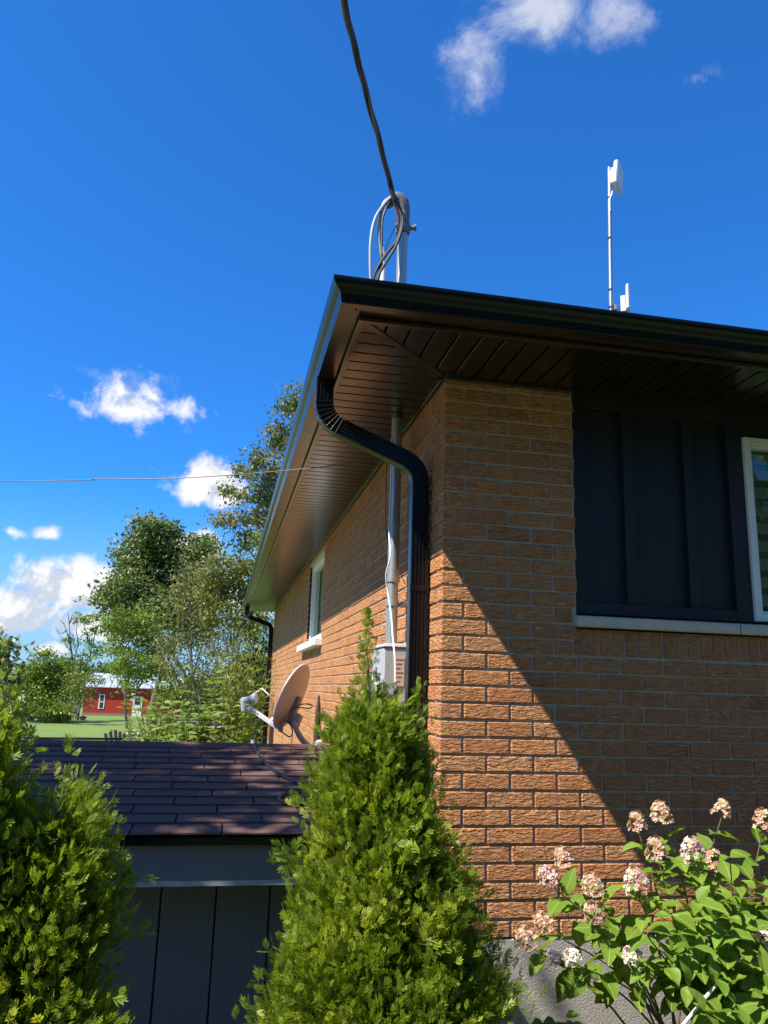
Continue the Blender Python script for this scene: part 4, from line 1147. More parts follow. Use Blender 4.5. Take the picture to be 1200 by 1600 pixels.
for pts in ([(118, 1122), (114, 1040), (108, 1000), (100, 975)], [(112, 1020), (98, 1000), (88, 985)], [(110, 1010), (108, 975), (106, 955)], [(114, 1036), (122, 1005), (119, 985), (124, 962)], [(100, 975), (93, 968)], [(104, 985), (94, 990), (86, 978)], [(108, 975), (114, 958)], [(117, 1000), (110, 988)]):
    w = 0.13 if pts[0][1] > 1100 else 0.055
    wb.tube(spline([at(a, c_, 65 + ry.uniform(-0.6, 0.6)) for a, c_ in pts], 4), [w * (1 - 0.75 * i / (4 * (len(pts) - 1))) for i in range(4 * (len(pts) - 1) + 1)], 5)
wb.build('trunk', M_BARK, root, smooth=True)
Y = 62; tree('round_bush', gat(66, 1120, Y), lobes_px([(72, 1040, 24, 20), (48, 1052, 24, 18), (92, 1058, 24, 22), (62, 1075, 36, 22), (88, 1090, 24, 22), (40, 1085, 20, 22), (72, 1104, 34, 14), (104, 1040, 14, 12)], Y, 2.0), L_LOCUST,
     'broad round green bush behind the white trailer ramp', 'bush', dens=(20, 46), size=0.25, clump=0.34, trunk_r=0.1, seed=9)
Y = 58; tree('young_tree', gat(122, 1119, Y), lobes_px([(122, 1062, 16, 14), (112, 1080, 13, 14), (132, 1082, 14, 16), (120, 1100, 16, 10), (150, 1068, 9, 8)], Y, 1.2), L_SMALL,
     'small yellow green tree at the left corner of the red barn', dens=(20, 44), size=0.18, clump=0.26, trunk_r=0.06, seed=10)
Y = 70
for i, (px_, hw, hh, lab_) in enumerate([(275, 26, 22, 'rounded hedge bush right of the red barn'), (325, 30, 24, 'dark hedge bush behind the play things'), (372, 34, 26, 'tall hedge bush right of the play things')]):
    tree('hedge_bush', gat(px_, 1115, Y), lobes_px([(px_ - 8, 1085, hw, hh), (px_ + 12, 1078, hw * 0.8, hh), (px_, 1100, hw, 14)], Y, 1.5), L_DARK if i else L_LOCUST, lab_, 'bush', dens=(10, 34), size=0.3, clump=0.36, trunk_r=0.1, seed=20 + i, group='hedge bushes at the far end of the lawn')
tuft = MB()
# grass clump by the bush
r = np.random.default_rng(77); n = 260; c0 = gat(88, 1119, 60)
P_ = np.array(c0) + np.stack([r.normal(0, 0.55, n), r.normal(0, 0.4, n), np.zeros(n)], 1); ax = unit(n, r) * 0.35; ax[:, 2] = 1
V, F = quads_from(P_, ax, unit(n, r), 1.0 * (0.5 + 0.7 * r.random(n)), np.full(n, 0.07)); me = np_mesh('grass_clump', V - np.array(c0), F, L_SMALL, np.repeat(np.repeat(r.random(n)[:, None], 3, 1), 4, 0))
o = place('grass_clump', me, None, c0); tag(o, 'tall pale grass clump at the lawn edge left of the yellow machine', 'grass', kind='stuff')

# shade tree standing to the left of the shed (outside the picture), it dapples the shed roof
lb = [((-5.5, -0.7, 6.4), (0.9, 0.85, 0.8)), ((-5.2, -1.6, 7.0), (1.0, 0.7, 0.9)), ((-5.9, -0.4, 7.6), (0.9, 0.8, 0.7)), ((-5.0, -1.1, 5.8), (0.8, 0.8, 0.6)), ((-5.9, -1.9, 6.4), (0.8, 0.6, 0.8)), ((-6.4, -1.2, 6.9), (0.8, 0.9, 0.9)), ((-4.6, -1.3, 6.5), (0.55, 0.8, 0.6)), ((-5.3, -0.2, 6.9), (0.6, 0.45, 0.6))]
tree('birch_tree', (-5.6, -1.1, -0.05), lb, L_DARK, 'tree standing left of the shed that shades its roof', dens=(15, 66), size=0.16, clump=0.22, trunk_r=0.13, seed=31, hollow=0.1)

# added unseen trees around the viewer, closing off sky opposite the brick front
SCREEN_TREES = [(-1.2, -11.5, 6.0, 2.4, 'added unseen tree straight behind the viewer'), (3.6, -11.0, 6.6, 2.6, 'added unseen tree opposite the brick corner'),
        (8.6, -9.5, 6.4, 2.6, 'added unseen tree opposite the window'), (12.5, -4.5, 6.0, 2.4, 'added unseen tree at the right end of the house'),
        (6.5, -16.0, 8.0, 3.0, 'tallest added unseen tree, at the back on the right'),
        (-5.6, -8.8, 8.0, 2.4, 'added unseen tree behind the viewer on the left, shading the grass'),
        (-17.5, -3.5, 7.5, 2.4, 'added unseen tree left of the shed, nearest the front'), (-18.0, 2.6, 8.5, 2.6, 'added unseen tree well left of the shed'),
        (-18.5, 8.5, 8.5, 2.5, 'added unseen tree left of the railing end')]
for i, (x_, y_, h_, sp_, lab_) in enumerate(SCREEN_TREES):
    q = random.Random(200 + i)
    lb = [((x_ + q.uniform(-.8, .8) * sp_, y_ + q.uniform(-.6, .6) * sp_, h_ * z_), (sp_ * 0.62, sp_ * 0.62, h_ * 0.14)) for z_ in (0.22, 0.32, 0.42, 0.52, 0.62, 0.72, 0.82, 0.3, 0.5, 0.68) for _ in (0, 1)]
    tree('screen_tree', (x_, y_, -0.05), lb, L_DARK, lab_, dens=(9, 22), size=0.40, clump=0.42, trunk_r=0.2, seed=210 + i, group='added unseen trees screening the sky around the viewer')

# ------------------------------------------------------------------ red barn, lawn things
BY = 75.0
bl = at(128, 1118, BY); bx0, bx1 = -13.2, -4.6; bzb = -1.62; bze = 1.05; bzr = 2.26
M_BARN = board_material('red_barn_boards', (0.43, 0.028, 0.022)); M_TIN = simple('pale_tin_roof', (0.46, 0.52, 0.56), 0.45, 0.3, var=0.12, vscale=1.5)
M_GREYWOOD = simple('weathered_wood', (0.22, 0.19, 0.16), 0.85, var=0.25)
barn = thing('barn', (bx0, BY, bzb), 'red board barn with pale metal roof at the far side of the lawn', 'barn')
b = MB(); b.prism([(BY, bzb), (BY + 7, bzb), (BY + 7, bze), (BY + 3.5, bzr - 0.05), (BY, bze)], bx0, bx1, lambda u, v, w: (w, u, v)); bw = b.build('wall', M_BARN, barn)
x = bx0
while x < bx1:
    b = MB(); b.box((x + 0.005, BY - 0.03, bzb + 0.32), (min(x + 0.285, bx1), BY - 0.002, bze - 0.02)); b.build('board', M_BARN, bw); x += 0.29
b = MB(); b.box((bx0 - 0.02, BY - 0.05, bzb), (bx1, BY - 0.003, bzb + 0.315)); b.build('base_board', M_GREYWOOD, barn)
b = MB(); b.add([(bx0 - 0.2, BY - 0.32, bze - 0.06), (bx1 + 0.2, BY - 0.32, bze - 0.06), (bx1 + 0.2, BY + 3.5, bzr), (bx0 - 0.2, BY + 3.5, bzr), (bx0 - 0.2, BY + 7.32, bze - 0.06), (bx1 + 0.2, BY + 7.32, bze - 0.06),
                 (bx0 - 0.2, BY - 0.32, bze), (bx1 + 0.2, BY - 0.32, bze), (bx1 + 0.2, BY + 3.5, bzr + 0.06), (bx0 - 0.2, BY + 3.5, bzr + 0.06), (bx0 - 0.2, BY + 7.32, bze), (bx1 + 0.2, BY + 7.32, bze)],
                [(0, 1, 2, 3), (3, 2, 5, 4), (6, 9, 8, 7), (9, 10, 11, 8), (0, 6, 7, 1), (4, 5, 11, 10), (0, 3, 9, 6), (3, 4, 10, 9), (1, 7, 8, 2), (2, 8, 11, 5)]); br = b.build('roof', M_TIN, barn)
b = MB(); x = bx0 - 0.2
while x < bx1 + 0.2: b.bar((x, BY - 0.32, bze + 0.02), (x, BY + 3.5, bzr + 0.08), 0.05, 0.05); x += 0.6
b.build('seam', M_TIN, br)
wc = at(159, 1095.5, BY); b = MB(); b.box((wc.x - 0.26, BY - 0.07, wc.z - 0.68), (wc.x + 0.26, BY - 0.031, wc.z + 0.62)); bwin = b.build('window', M_WHITE, barn)
for dz in (-0.35, 0.28): b = MB(); b.box((wc.x - 0.15, BY - 0.085, wc.z + dz - 0.25), (wc.x + 0.15, BY - 0.0705, wc.z + dz + 0.25)); b.build('pane', M_ROOM, bwin)
dc_ = at(214, 1108, BY); b = MB(); b.box((dc_.x - 0.42, BY - 0.07, bzb + 0.05), (dc_.x + 0.42, BY - 0.031, bzb + 1.9)); bd = b.build('door', M_WHITE, barn)
b = MB(); b.box((dc_.x - 0.26, BY - 0.085, bzb + 1.15), (dc_.x + 0.26, BY - 0.0705, bzb + 1.7)); b.build('pane', M_ROOM, bd)

# trailer with its ramp folded up
TY = 63; tp_ = gat(44, 1127, TY)
trl = thing('trailer', tp_, 'grey utility trailer with white slatted ramp folded upright on the lawn', 'trailer')
b = MB(); b.box((tp_.x - 1.7, TY - 0.6, tp_.z + 0.35), (tp_.x - 0.1, TY + 0.6, tp_.z + 0.65)); b.build('bed', M_GREYPL, trl, bevel=0.02)
b = MB()
for xx in (0.0, 0.56): b.bar((tp_.x + xx, TY, tp_.z + 0.3), (tp_.x + xx + 0.1, TY + 0.1, tp_.z + 1.72), 0.06, 0.06)
rp = b.build('ramp', M_WHITE, trl)
for k in range(7):
    b = MB(); zz = 0.42 + k * 0.2; b.box((tp_.x + 0.02 + 0.07 * zz, TY - 0.03 + 0.07 * zz, tp_.z + zz), (tp_.x + 0.54 + 0.07 * zz, TY + 0.01 + 0.07 * zz, tp_.z + zz + 0.1)); b.build('slat', M_WHITE, rp)
for xx in (-0.9, 0.25):
    b = MB(); b.lathe([(0.12, -0.08), (0.3, -0.08), (0.33, 0), (0.3, 0.08), (0.12, 0.08), (0.0001, 0.05)], (tp_.x + xx, TY - 0.66, tp_.z + 0.32), (0, 1, 0), 14); b.build('wheel', M_CABLEB, trl, smooth=True)
fc = thing('timber_fence', gat(60, 1118, 64), 'low weathered timber fence between the ramp and the grass clump', 'fence')
pa, pb = gat(53, 1122, 64), gat(72, 1117, 66)
for dz in (0.2, 0.45): b = MB(); b.bar(pa + Vector((0, 0, dz)), pb + Vector((0, 0, dz)), 0.05, 0.16); b.build('rail', M_GREYWOOD, fc)
for q in (0.0, 0.5, 1.0): b = MB(); c = pa + (pb - pa) * q; b.box((c.x - 0.07, c.y - 0.07, c.z), (c.x + 0.07, c.y + 0.07, c.z + 0.7)); b.build('post', M_GREYWOOD, fc)
# yellow machine by the barn
M_YEL = simple('yellow_paint', (0.62, 0.33, 0.02), 0.45)
yp = gat(115, 1116, 66); ym = thing('garden_machine', yp, 'small yellow garden machine parked beside the barn corner', 'machine')
b = MB(); b.box((yp.x - 0.4, yp.y - 0.35, yp.z + 0.25), (yp.x + 0.3, yp.y + 0.35, yp.z + 0.62)); b.box((yp.x - 0.3, yp.y - 0.28, yp.z + 0.62), (yp.x + 0.1, yp.y + 0.28, yp.z + 1.1)); b.build('hood', M_YEL, ym, bevel=0.08)
b = MB(); b.box((yp.x + 0.3, yp.y - 0.3, yp.z + 0.2), (yp.x + 1.0, yp.y + 0.3, yp.z + 0.34)); b.build('deck', M_DARKMETAL, ym, bevel=0.03)
for xx in (-0.25, 0.8): b = MB(); b.lathe([(0.08, -0.06), (0.2, -0.06), (0.22, 0), (0.2, 0.06), (0.0001, 0.06)], (yp.x + xx, yp.y - 0.38, yp.z + 0.22), (0, 1, 0), 12); b.build('wheel', M_CABLEB, ym, smooth=True)

# play corner
gp = MB(); c = gat(312, 1112, 58)
gp.add([(c.x + 2.4 * math.cos(a) * (1 + 0.12 * math.sin(3 * a)), c.y + 5.5 * math.sin(a), gz(c.x, c.y + 5.5 * math.sin(a)) + 0.06) for a in [2 * math.pi * i / 28 for i in range(28)]], [tuple(range(28))])
M_SAND = simple('pale_gravel', (0.40, 0.32, 0.25), 0.95, var=0.2, vscale=3, bump=0.5, bscale=20); o = gp.build('gravel_path', M_SAND, fix=False); tag(o, kind='structure')
M_REDPL = simple('red_plastic', (0.50, 0.035, 0.045), 0.4); M_TEAL = simple('teal_plastic', (0.03, 0.27, 0.33), 0.45); M_BLUEPL = simple('blue_plastic', (0.03, 0.12, 0.36), 0.45)
q = gat(338, 1128, 44); ps = thing('play_slide', q, 'red plastic play slide on the lawn beside the grey tree trunks', 'slide')
b = MB(); b.bar(q + Vector((-0.75, 0, 0.12)), q + Vector((0.25, 0, 0.8)), 0.4, 0.08); b.build('chute', M_REDPL, ps, bevel=0.02)
b = MB()
for dy in (-0.2, 0.2): b.bar(q + Vector((0.25, dy, 0)), q + Vector((0.35, dy, 1.05)), 0.07, 0.07)
b.build('ladder', M_REDPL, ps)
b = MB(); b.box(q + Vector((0.05, -0.25, 0.8)), q + Vector((0.4, 0.25, 0.86))); b.build('platform', M_BLUEPL, ps)
q = gat(365, 1118, 44); tb = thing('teal_canopy', q, 'small teal play canopy right of the red slide', 'play canopy')
b = MB(); b.lathe([(0.5, 1.0), (0.42, 1.25), (0.2, 1.6), (0.0001, 1.75)], q, (0, 0, 1), 12); b.build('roof', M_TEAL, tb, smooth=True)
b = MB()
for dx, dy in ((-0.35, -0.3), (0.35, -0.3), (-0.35, 0.3), (0.35, 0.3)): b.tube([q + Vector((dx, dy, 0)), q + Vector((dx, dy, 1.05))], 0.04, 6)
b.build('frame', M_WHITE, tb)
q = gat(329, 1120, 52); b = MB(); b.box((q.x - 0.09, q.y - 0.09, q.z), (q.x + 0.09, q.y + 0.09, q.z + 1.5)); b.top('wooden_post', simple('tan_timber', (0.42, 0.26, 0.12), 0.8), q, 'plain tan wooden post left of the red slide', 'post', bevel=0.01)

# black railing along the drop behind the shed
rl = thing('railing', Vector((-4.0, 14.0, gz(-4, 14))), 'thin black metal railing crossing the lawn behind the shed', 'railing')
xa, xb = -11.5, 0.7
for dz, rr in ((0.40, 0.022), (0.31, 0.013)):
    b = MB(); b.bar((xa, 14, dz - 0.03), (xb, 14, dz + 0.08), rr * 2, rr * 2); b.build('rail', M_GUTTER, rl)
for k in range(9):
    x_ = xa + (xb - xa) * k / 8; b = MB(); b.box((x_ - 0.02, 13.98, gz(x_, 14)), (x_ + 0.02, 14.02, 0.37 + 0.11 * k / 8)); b.build('post', M_GUTTER, rl)

# adirondack chairs
M_CHAIR = simple('dark_brown_timber', (0.045, 0.026, 0.020), 0.6)
def chair(px_, py_, Y, lab_, rot):
    q = at(px_, py_, Y); z0 = q.z - 0.95; root = thing('garden_chair', (q.x, Y, gz(q.x, Y)), lab_, 'chair', 'brown slatted garden chairs on the lawn')
    ca_, sa_ = math.cos(rot), math.sin(rot); g0 = Vector((q.x, Y, 0)); zb = gz(q.x, Y); hgt_ = q.z - zb
    T = lambda u, v, w: g0 + Vector((u * ca_ - v * sa_, u * sa_ + v * ca_, zb + w))
    for k in range(5):
        u = (k - 2) * 0.11; b = MB(); b.bar(T(u * 0.8, 0.05, 0.3), T(u * 1.35, 0.42, hgt_ - 0.05 * abs(k - 2)), 0.095, 0.025, up=T(0, 1, 0) - T(0, 0, 0)); b.build('back_slat', M_CHAIR, root)
    for k in range(4):
        b = MB(); b.bar(T(-0.27, -0.5 + k * 0.13, 0.40 - 0.03 * k), T(0.27, -0.5 + k * 0.13, 0.40 - 0.03 * k), 0.11, 0.025); b.build('seat_slat', M_CHAIR, root)
    for s_ in (-1, 1):
        b = MB(); b.bar(T(s_ * 0.36, -0.55, 0.60), T(s_ * 0.36, 0.25, 0.56), 0.12, 0.03); b.build('armrest', M_CHAIR, root)
        b = MB(); b.bar(T(s_ * 0.33, -0.48, 0), T(s_ * 0.33, -0.48, 0.58), 0.09, 0.03); b.build('leg', M_CHAIR, root)
        b = MB(); b.bar(T(s_ * 0.30, -0.5, 0.36), T(s_ * 0.30, 0.55, 0.03), 0.03, 0.11); b.build('leg', M_CHAIR, root)
chair(189, 1142, 22, 'dark brown slatted chair left of the flower pot behind the shed ridge', 0.5)
chair(331, 1147, 19, 'dark brown slatted chair among the weeds near the grey trunks', -0.6)
q = at(208, 1158, 24); zb = gz(q.x, 24); pot = thing('flower_pot', (q.x, 24, zb), 'red flower pot with pale blossoms beside the left garden chair', 'flower pot')
b = MB(); b.lathe([(0.22, 0), (0.34, q.z - zb - 0.1), (0.36, q.z - zb), (0.30, q.z - zb), (0.0001, q.z - zb - 0.05)], (q.x, 24, zb), (0, 0, 1), 12); b.build('pot', simple('terracotta', (0.36, 0.10, 0.06), 0.7), pot, smooth=True)
r = np.random.default_rng(5); n = 130; P_ = np.array((q.x, 24, q.z + 0.12)) + r.normal(size=(n, 3)) * np.array([0.24, 0.2, 0.1])
V, F = quads_from(P_, unit(n, r), unit(n, r), np.full(n, 0.12), np.full(n, 0.09)); cc = np.where(r.random((n, 1)) < 0.5, np.array([[0.6, 0.55, 0.5]]), np.array([[0.1, 0.17, 0.05]])); place('blossoms', np_mesh('blossoms', V - np.array((q.x, 24, zb)), F, M_PETAL, np.repeat(cc, 4, 0)), pot, (q.x, 24, zb))


# ------------------------------------------------------------------ leafy plants behind the shed
def leaf_strip(n, r, P_, ax, L, Wd, curve=0.35):
    """bent 2-segment leaves (6 verts, 4 quads collapsed to 2 halves)"""
    ax = ax / np.linalg.norm(ax, axis=1, keepdims=True); upv = np.tile(np.array([[0, 0, 1.0]]), (n, 1)) + 0.4 * r.normal(size=(n, 3))
    side = np.cross(ax, upv); side /= (np.linalg.norm(side, axis=1, keepdims=True) + 1e-9); nn = np.cross(side, ax)
    L = L[:, None]; Wd = Wd[:, None]
    m0 = P_; m1 = P_ + ax * L * 0.35 + nn * L * 0.04; m2 = P_ + ax * L * 0.72 - nn * L * curve * 0.25; m3 = P_ + ax * L * 1.0 - nn * L * curve * 0.7
    a1 = m1 + side * Wd * 0.5 + nn * Wd * 0.12; b1 = m1 - side * Wd * 0.5 + nn * Wd * 0.12; a2 = m2 + side * Wd * 0.38 + nn * Wd * 0.1; b2 = m2 - side * Wd * 0.38 + nn * Wd * 0.1
    V = np.stack([m0, m1, m2, m3, a1, a2, b1, b2], 1).reshape(-1, 3)
    f = np.array([[0, 4, 1, 0], [1, 4, 5, 2], [2, 5, 3, 2], [0, 1, 6, 0], [1, 2, 7, 6], [2, 3, 7, 2]])
    tri = np.array([[0, 4, 1], [1, 4, 5], [1, 5, 2], [2, 5, 3], [0, 1, 6], [6, 1, 2], [6, 2, 7], [7, 2, 3]])
    F = (np.arange(n)[:, None, None] * 8 + tri[None]).reshape(-1, 3)
    return V, F, 8


def weed(px_, Y, ztop, spread, nst, nl, ll, label, seed, mat=M_WLEAF, cat='plant', spike=False, name='tall_weed'):
    r = np.random.default_rng(seed); p_ = at(px_, 1150, Y); base = Vector((p_.x, Y, gz(p_.x, Y))); root = thing(name, base, label, cat, 'tall weeds growing behind the shed')
    st_ = MB(); Ps, As, Ls = [], [], []
    for k in range(nst):
        a = r.uniform(0, 6.28); lean = spread * math.sqrt(r.random()); tip = base + Vector((math.cos(a) * lean, math.sin(a) * lean, (ztop - base.z) * r.uniform(0.6, 1.0)))
        mid = base * 0.45 + tip * 0.55 + Vector((math.cos(a), math.sin(a), 0)) * -0.1 * lean
        b0 = base + Vector((math.cos(a), math.sin(a), 0)) * 0.15 * lean
        pth = spline([b0, mid, tip], 6); st_.tube(pth, [0.008 - 0.005 * i / (len(pth) - 1) for i in range(len(pth))], 5)
        for j in range(nl):
            q = 0.3 + 0.7 * (j + r.random()) / nl; pt = pth[min(len(pth) - 1, int(q * (len(pth) - 1) + 0.5))]
            aa = j * 2.4 + r.uniform(-0.4, 0.4); Ps.append(pt); As.append((math.cos(aa), math.sin(aa), 0.45 if not spike else 1.3)); Ls.append(ll * (1.15 - 0.5 * q) * r.uniform(0.7, 1.2))
    n = len(Ps); P_ = np.array([tuple(q) for q in Ps]); A = np.array(As); Ls = np.array(Ls)
    V, F, k = leaf_strip(n, r, P_, A, Ls, Ls * (0.42 if not spike else 0.16))
    tint = np.clip(0.5 + 0.25 * r.normal(size=n), 0, 1)
    o = place('leaves', np_mesh('leaves', V - np.array(base), F, mat, np.repeat(np.repeat(tint[:, None], 3, 1), k, 0)), root, base); tag(o, kind='stuff')
    st_.build('stems', M_TWIG, root)
    return root


weed(292, 6.3, 2.02, 0.42, 13, 26, 0.17, 'broad leaved tall weed in front of the grey tree trunk', 51)
weed(250, 7.0, 1.82, 0.50, 13, 26, 0.16, 'leafy tall weed covering the right end of the barn', 52)
weed(345, 6.0, 1.96, 0.35, 10, 22, 0.18, 'large leaved tall weed left of the dish feed', 53)
weed(385, 7.2, 1.75, 0.30, 9, 22, 0.18, 'dense tall weed right beside the far downspout', 54)
weed(222, 8.0, 1.55, 0.40, 9, 22, 0.15, 'thin tall weed at the left end of the weed row', 55)
weed(310, 5.6, 1.45, 0.55, 14, 20, 0.17, 'low broad weed just over the shed ridge', 56)
weed(262, 6.0, 1.40, 0.50, 12, 20, 0.16, 'low bushy weed over the ridge by the barn door', 57)
weed(372, 11.5, 2.75, 0.65, 24, 34, 0.26, 'tall goldenrod clump with upright yellow green plumes', 58, L_SMALL, 'plant', True, 'goldenrod')
weed(404, 13.5, 2.9, 0.6, 22, 34, 0.28, 'goldenrod clump half hidden behind the far downspout', 59, L_SMALL, 'plant', True, 'goldenrod')

# shrub at the left picture edge
Y = 6.5; tree('viburnum_shrub', gat(-18, 1150, Y), lobes_px([(8, 1030, 14, 30), (0, 1010, 18, 20), (-10, 1060, 30, 30), (18, 1075, 18, 26), (14, 1115, 26, 26), (-20, 1110, 34, 34), (30, 1135, 14, 18), (-5, 1145, 34, 16), (-40, 1030, 30, 40)], Y, 0.25, 4), L_SHRUB,
     'pale speckled leafy shrub at the left edge above the cedars', 'shrub', dens=(60, 26), size=0.075, clump=0.06, trunk_r=0.03, seed=61, aspect=0.6)


# ------------------------------------------------------------------ cedars
def make_spray(r, npair):
    """flat scale-leaf fan, unit long along +x in the xy plane"""
    V, F = [], []
    def dia(p0, p1, w, z0=0.0):
        p0, p1 = np.array(p0), np.array(p1); d = p1 - p0; L = np.linalg.norm(d); s = np.array([-d[1], d[0], 0]) / (L + 1e-9) * w / 2; m_ = p0 + d * 0.55; b_ = len(V)
        V.extend([p0, m_ + s, p1, m_ - s]); F.append([b_, b_ + 1, b_ + 2, b_ + 3])
    dia((0, 0, 0), (0.55, 0, 0.02), 0.06); dia((0.42, 0, 0.015), (1.0, 0, -0.06), 0.09)
    for i in range(npair):
        x_ = 0.08 + 0.66 * i / npair
        for s_ in (-1, 1):
            L = (0.56 - 0.30 * i / npair) * r.uniform(0.75, 1.12); a = r.uniform(0.38, 0.66) * s_
            p0 = np.array([x_ + 0.05 * (s_ > 0), 0, 0.0]); p1 = p0 + np.array([math.cos(a), math.sin(a), r.uniform(-0.16, 0.05)]) * L
            dia(p0, p1, 0.078)
    return np.array(V, dtype=np.float32), np.array(F)


SPRAYS = [make_spray(random.Random(90 + i), 4) for i in range(4)]


def cedar(base, H_, R_, label, seed, nb=420, per=15, ss=0.062, lean=(0, 0), zmin=0.0, prof=0.85, group='cedar shrubs along the house front', leaders=()):
    """columnar white cedar: branch tips in clumps over a cone, each clump a bunch of flat sprays"""
    r = np.random.default_rng(seed); base = np.array(base, dtype=float); root = thing('cedar_shrub', base, label, 'cedar shrub', group)
    zt = r.random(nb) ** 0.9; zt = zmin + (1 - zmin) * (1 - zt)
    zt = zmin + (1 - zmin) * (1 - (1 - r.random(nb) * 0.985) ** (1 / (1 + prof)))
    zt = np.clip(zt, 0, 0.985)
    def rad(z): return R_ * np.clip((1 - z), 0, 1) ** prof * (1 - 0.35 * np.clip(1 - z / 0.12, 0, 1)) + 0.012
    ph = r.uniform(0, 2 * np.pi, nb)
    lump = 1 + 0.13 * np.sin(ph * 3 + zt * 14 + seed) + 0.09 * np.sin(ph * 5 - zt * 23)
    rr = rad(zt) * lump * (0.68 + 0.37 * r.random(nb))
    cx = np.array(lean) 
    C_ = np.stack([base[0] + cx[0] * zt + rr * np.cos(ph), base[1] + cx[1] * zt + rr * np.sin(ph), base[2] + zt * H_], 1)
    out = np.stack([np.cos(ph), np.sin(ph), np.zeros(nb)], 1)
    bt = np.clip(0.52 + 0.16 * r.normal(size=nb), 0, 1)
    VV, FF, TT = [], [], []; off = 0
    def emit(P_, ax, nn, size, tint):
        nonlocal off
        ax = ax / np.linalg.norm(ax, axis=1, keepdims=True); sd_ = np.cross(nn, ax); sd_ /= (np.linalg.norm(sd_, axis=1, keepdims=True) + 1e-9); nn = np.cross(ax, sd_)
        kind = r.integers(0, len(SPRAYS), len(P_))
        for kk, (sv, sf_) in enumerate(SPRAYS):
            ix = np.where(kind == kk)[0]
            if not len(ix): continue
            loc = sv[None] * size[ix][:, None, None]
            V = P_[ix][:, None, :] + loc[..., 0:1] * ax[ix][:, None, :] + loc[..., 1:2] * sd_[ix][:, None, :] + loc[..., 2:3] * nn[ix][:, None, :]
            F = sf_[None] + (np.arange(len(ix)) * len(sv))[:, None, None] + off
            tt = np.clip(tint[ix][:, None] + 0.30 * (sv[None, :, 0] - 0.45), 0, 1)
            VV.append(V.reshape(-1, 3)); FF.append(F.reshape(-1, 4)); TT.append(tt.reshape(-1)); off += V.shape[0] * V.shape[1]
    # outer sprays, bunched round each branch tip
    n = nb * per; bi = np.repeat(np.arange(nb), per); cl = 0.016 + 0.032 * (rad(zt) / R_)
    q = r.normal(size=(n, 3)) * cl[bi][:, None] * np.array([1, 1, 1.25])
    inward = r.random(n) ** 2 * 0.05
    P_ = C_[bi] + q - out[bi] * inward[:, None]
    ax = out[bi] * (0.45 + 0.45 * r.random((n, 1))) + np.array([[0, 0, 1.0]]) * (0.45 + 0.8 * r.random((n, 1))) + 0.38 * r.normal(size=(n, 3))
    tang = np.cross(out[bi], np.array([[0, 0, 1.0]])); nn = tang * 0.55 * r.normal(size=(n, 1)) + out[bi] * (0.8 + 0.4 * r.normal(size=(n, 1))) + np.array([[0, 0, 0.25]]) + 0.25 * r.normal(size=(n, 3))
    emit(P_, ax, nn, ss * (0.65 + 0.7 * r.random(n)), np.clip(bt[bi] + 0.14 * r.normal(size=n), 0, 1))
    # inner, older sprays
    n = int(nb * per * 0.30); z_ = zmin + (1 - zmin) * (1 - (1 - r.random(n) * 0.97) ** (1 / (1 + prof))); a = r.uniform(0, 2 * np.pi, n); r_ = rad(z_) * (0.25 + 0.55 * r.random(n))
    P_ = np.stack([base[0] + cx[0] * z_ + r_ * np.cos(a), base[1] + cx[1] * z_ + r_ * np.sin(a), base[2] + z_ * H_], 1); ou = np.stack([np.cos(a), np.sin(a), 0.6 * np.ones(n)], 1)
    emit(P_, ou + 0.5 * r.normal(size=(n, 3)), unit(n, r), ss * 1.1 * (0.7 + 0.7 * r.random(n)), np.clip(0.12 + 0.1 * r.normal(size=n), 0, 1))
    # leader shoots
    for (dx, dy, z0, z1, ns) in leaders:
        zz_ = z0 + (z1 - z0) * r.random(ns) ** 1.5; P_ = np.stack([base[0] + dx + 0.045 * r.normal(size=ns) * (z1 - zz_ + 0.04) / (z1 - z0), base[1] + dy + 0.045 * r.normal(size=ns) * (z1 - zz_ + 0.04) / (z1 - z0), base[2] + zz_], 1)
        emit(P_, np.array([[0, 0, 1.2]]) + 0.6 * r.normal(size=(ns, 3)), unit(ns, r), ss * 0.7 * (0.7 + 0.6 * r.random(ns)), np.clip(0.55 + 0.15 * r.normal(size=ns), 0, 1))
    V = np.concatenate(VV); F = np.concatenate(FF); T = np.concatenate(TT)
    o = place('foliage', np_mesh('foliage', V - base, F, M_CEDAR, np.repeat(T[:, None], 3, 1)), root, base); tag(o, kind='stuff')
    b = MB(); b.tube([base, base + np.array([cx[0] * 0.5, cx[1] * 0.5, H_ * 0.5]), base + np.array([cx[0], cx[1], H_ * 0.97])], [0.03, 0.02, 0.004], 7)
    for k in range(0, nb, 5):
        z_ = max(0.02, zt[k] - 0.12); b.tube([base + np.array([cx[0] * z_, cx[1] * z_, z_ * H_]), C_[k] - out[k] * 0.03], [0.006, 0.002], 4)
    b.build('trunk', M_BARK, root)
    b = MB()
    for k in range(110):          # a few browned twigs showing on the face
        i = int(r.integers(0, nb)); p0 = Vector(C_[i] - out[i] * 0.02); d = Vector(out[i]) * 0.6 + Vector((r.normal(), r.normal(), 0.8 + r.normal())) * 0.5
        p1 = p0 + d.normalized() * r.uniform(0.035, 0.075); b.tube([p0, (p0 + p1) / 2 + Vector((0, 0, 0.004)), p1], [0.0022, 0.0016, 0.0008], 4)
    tag(b.build('dead_twig', M_CEDARDEAD, root), kind='stuff')
    return root


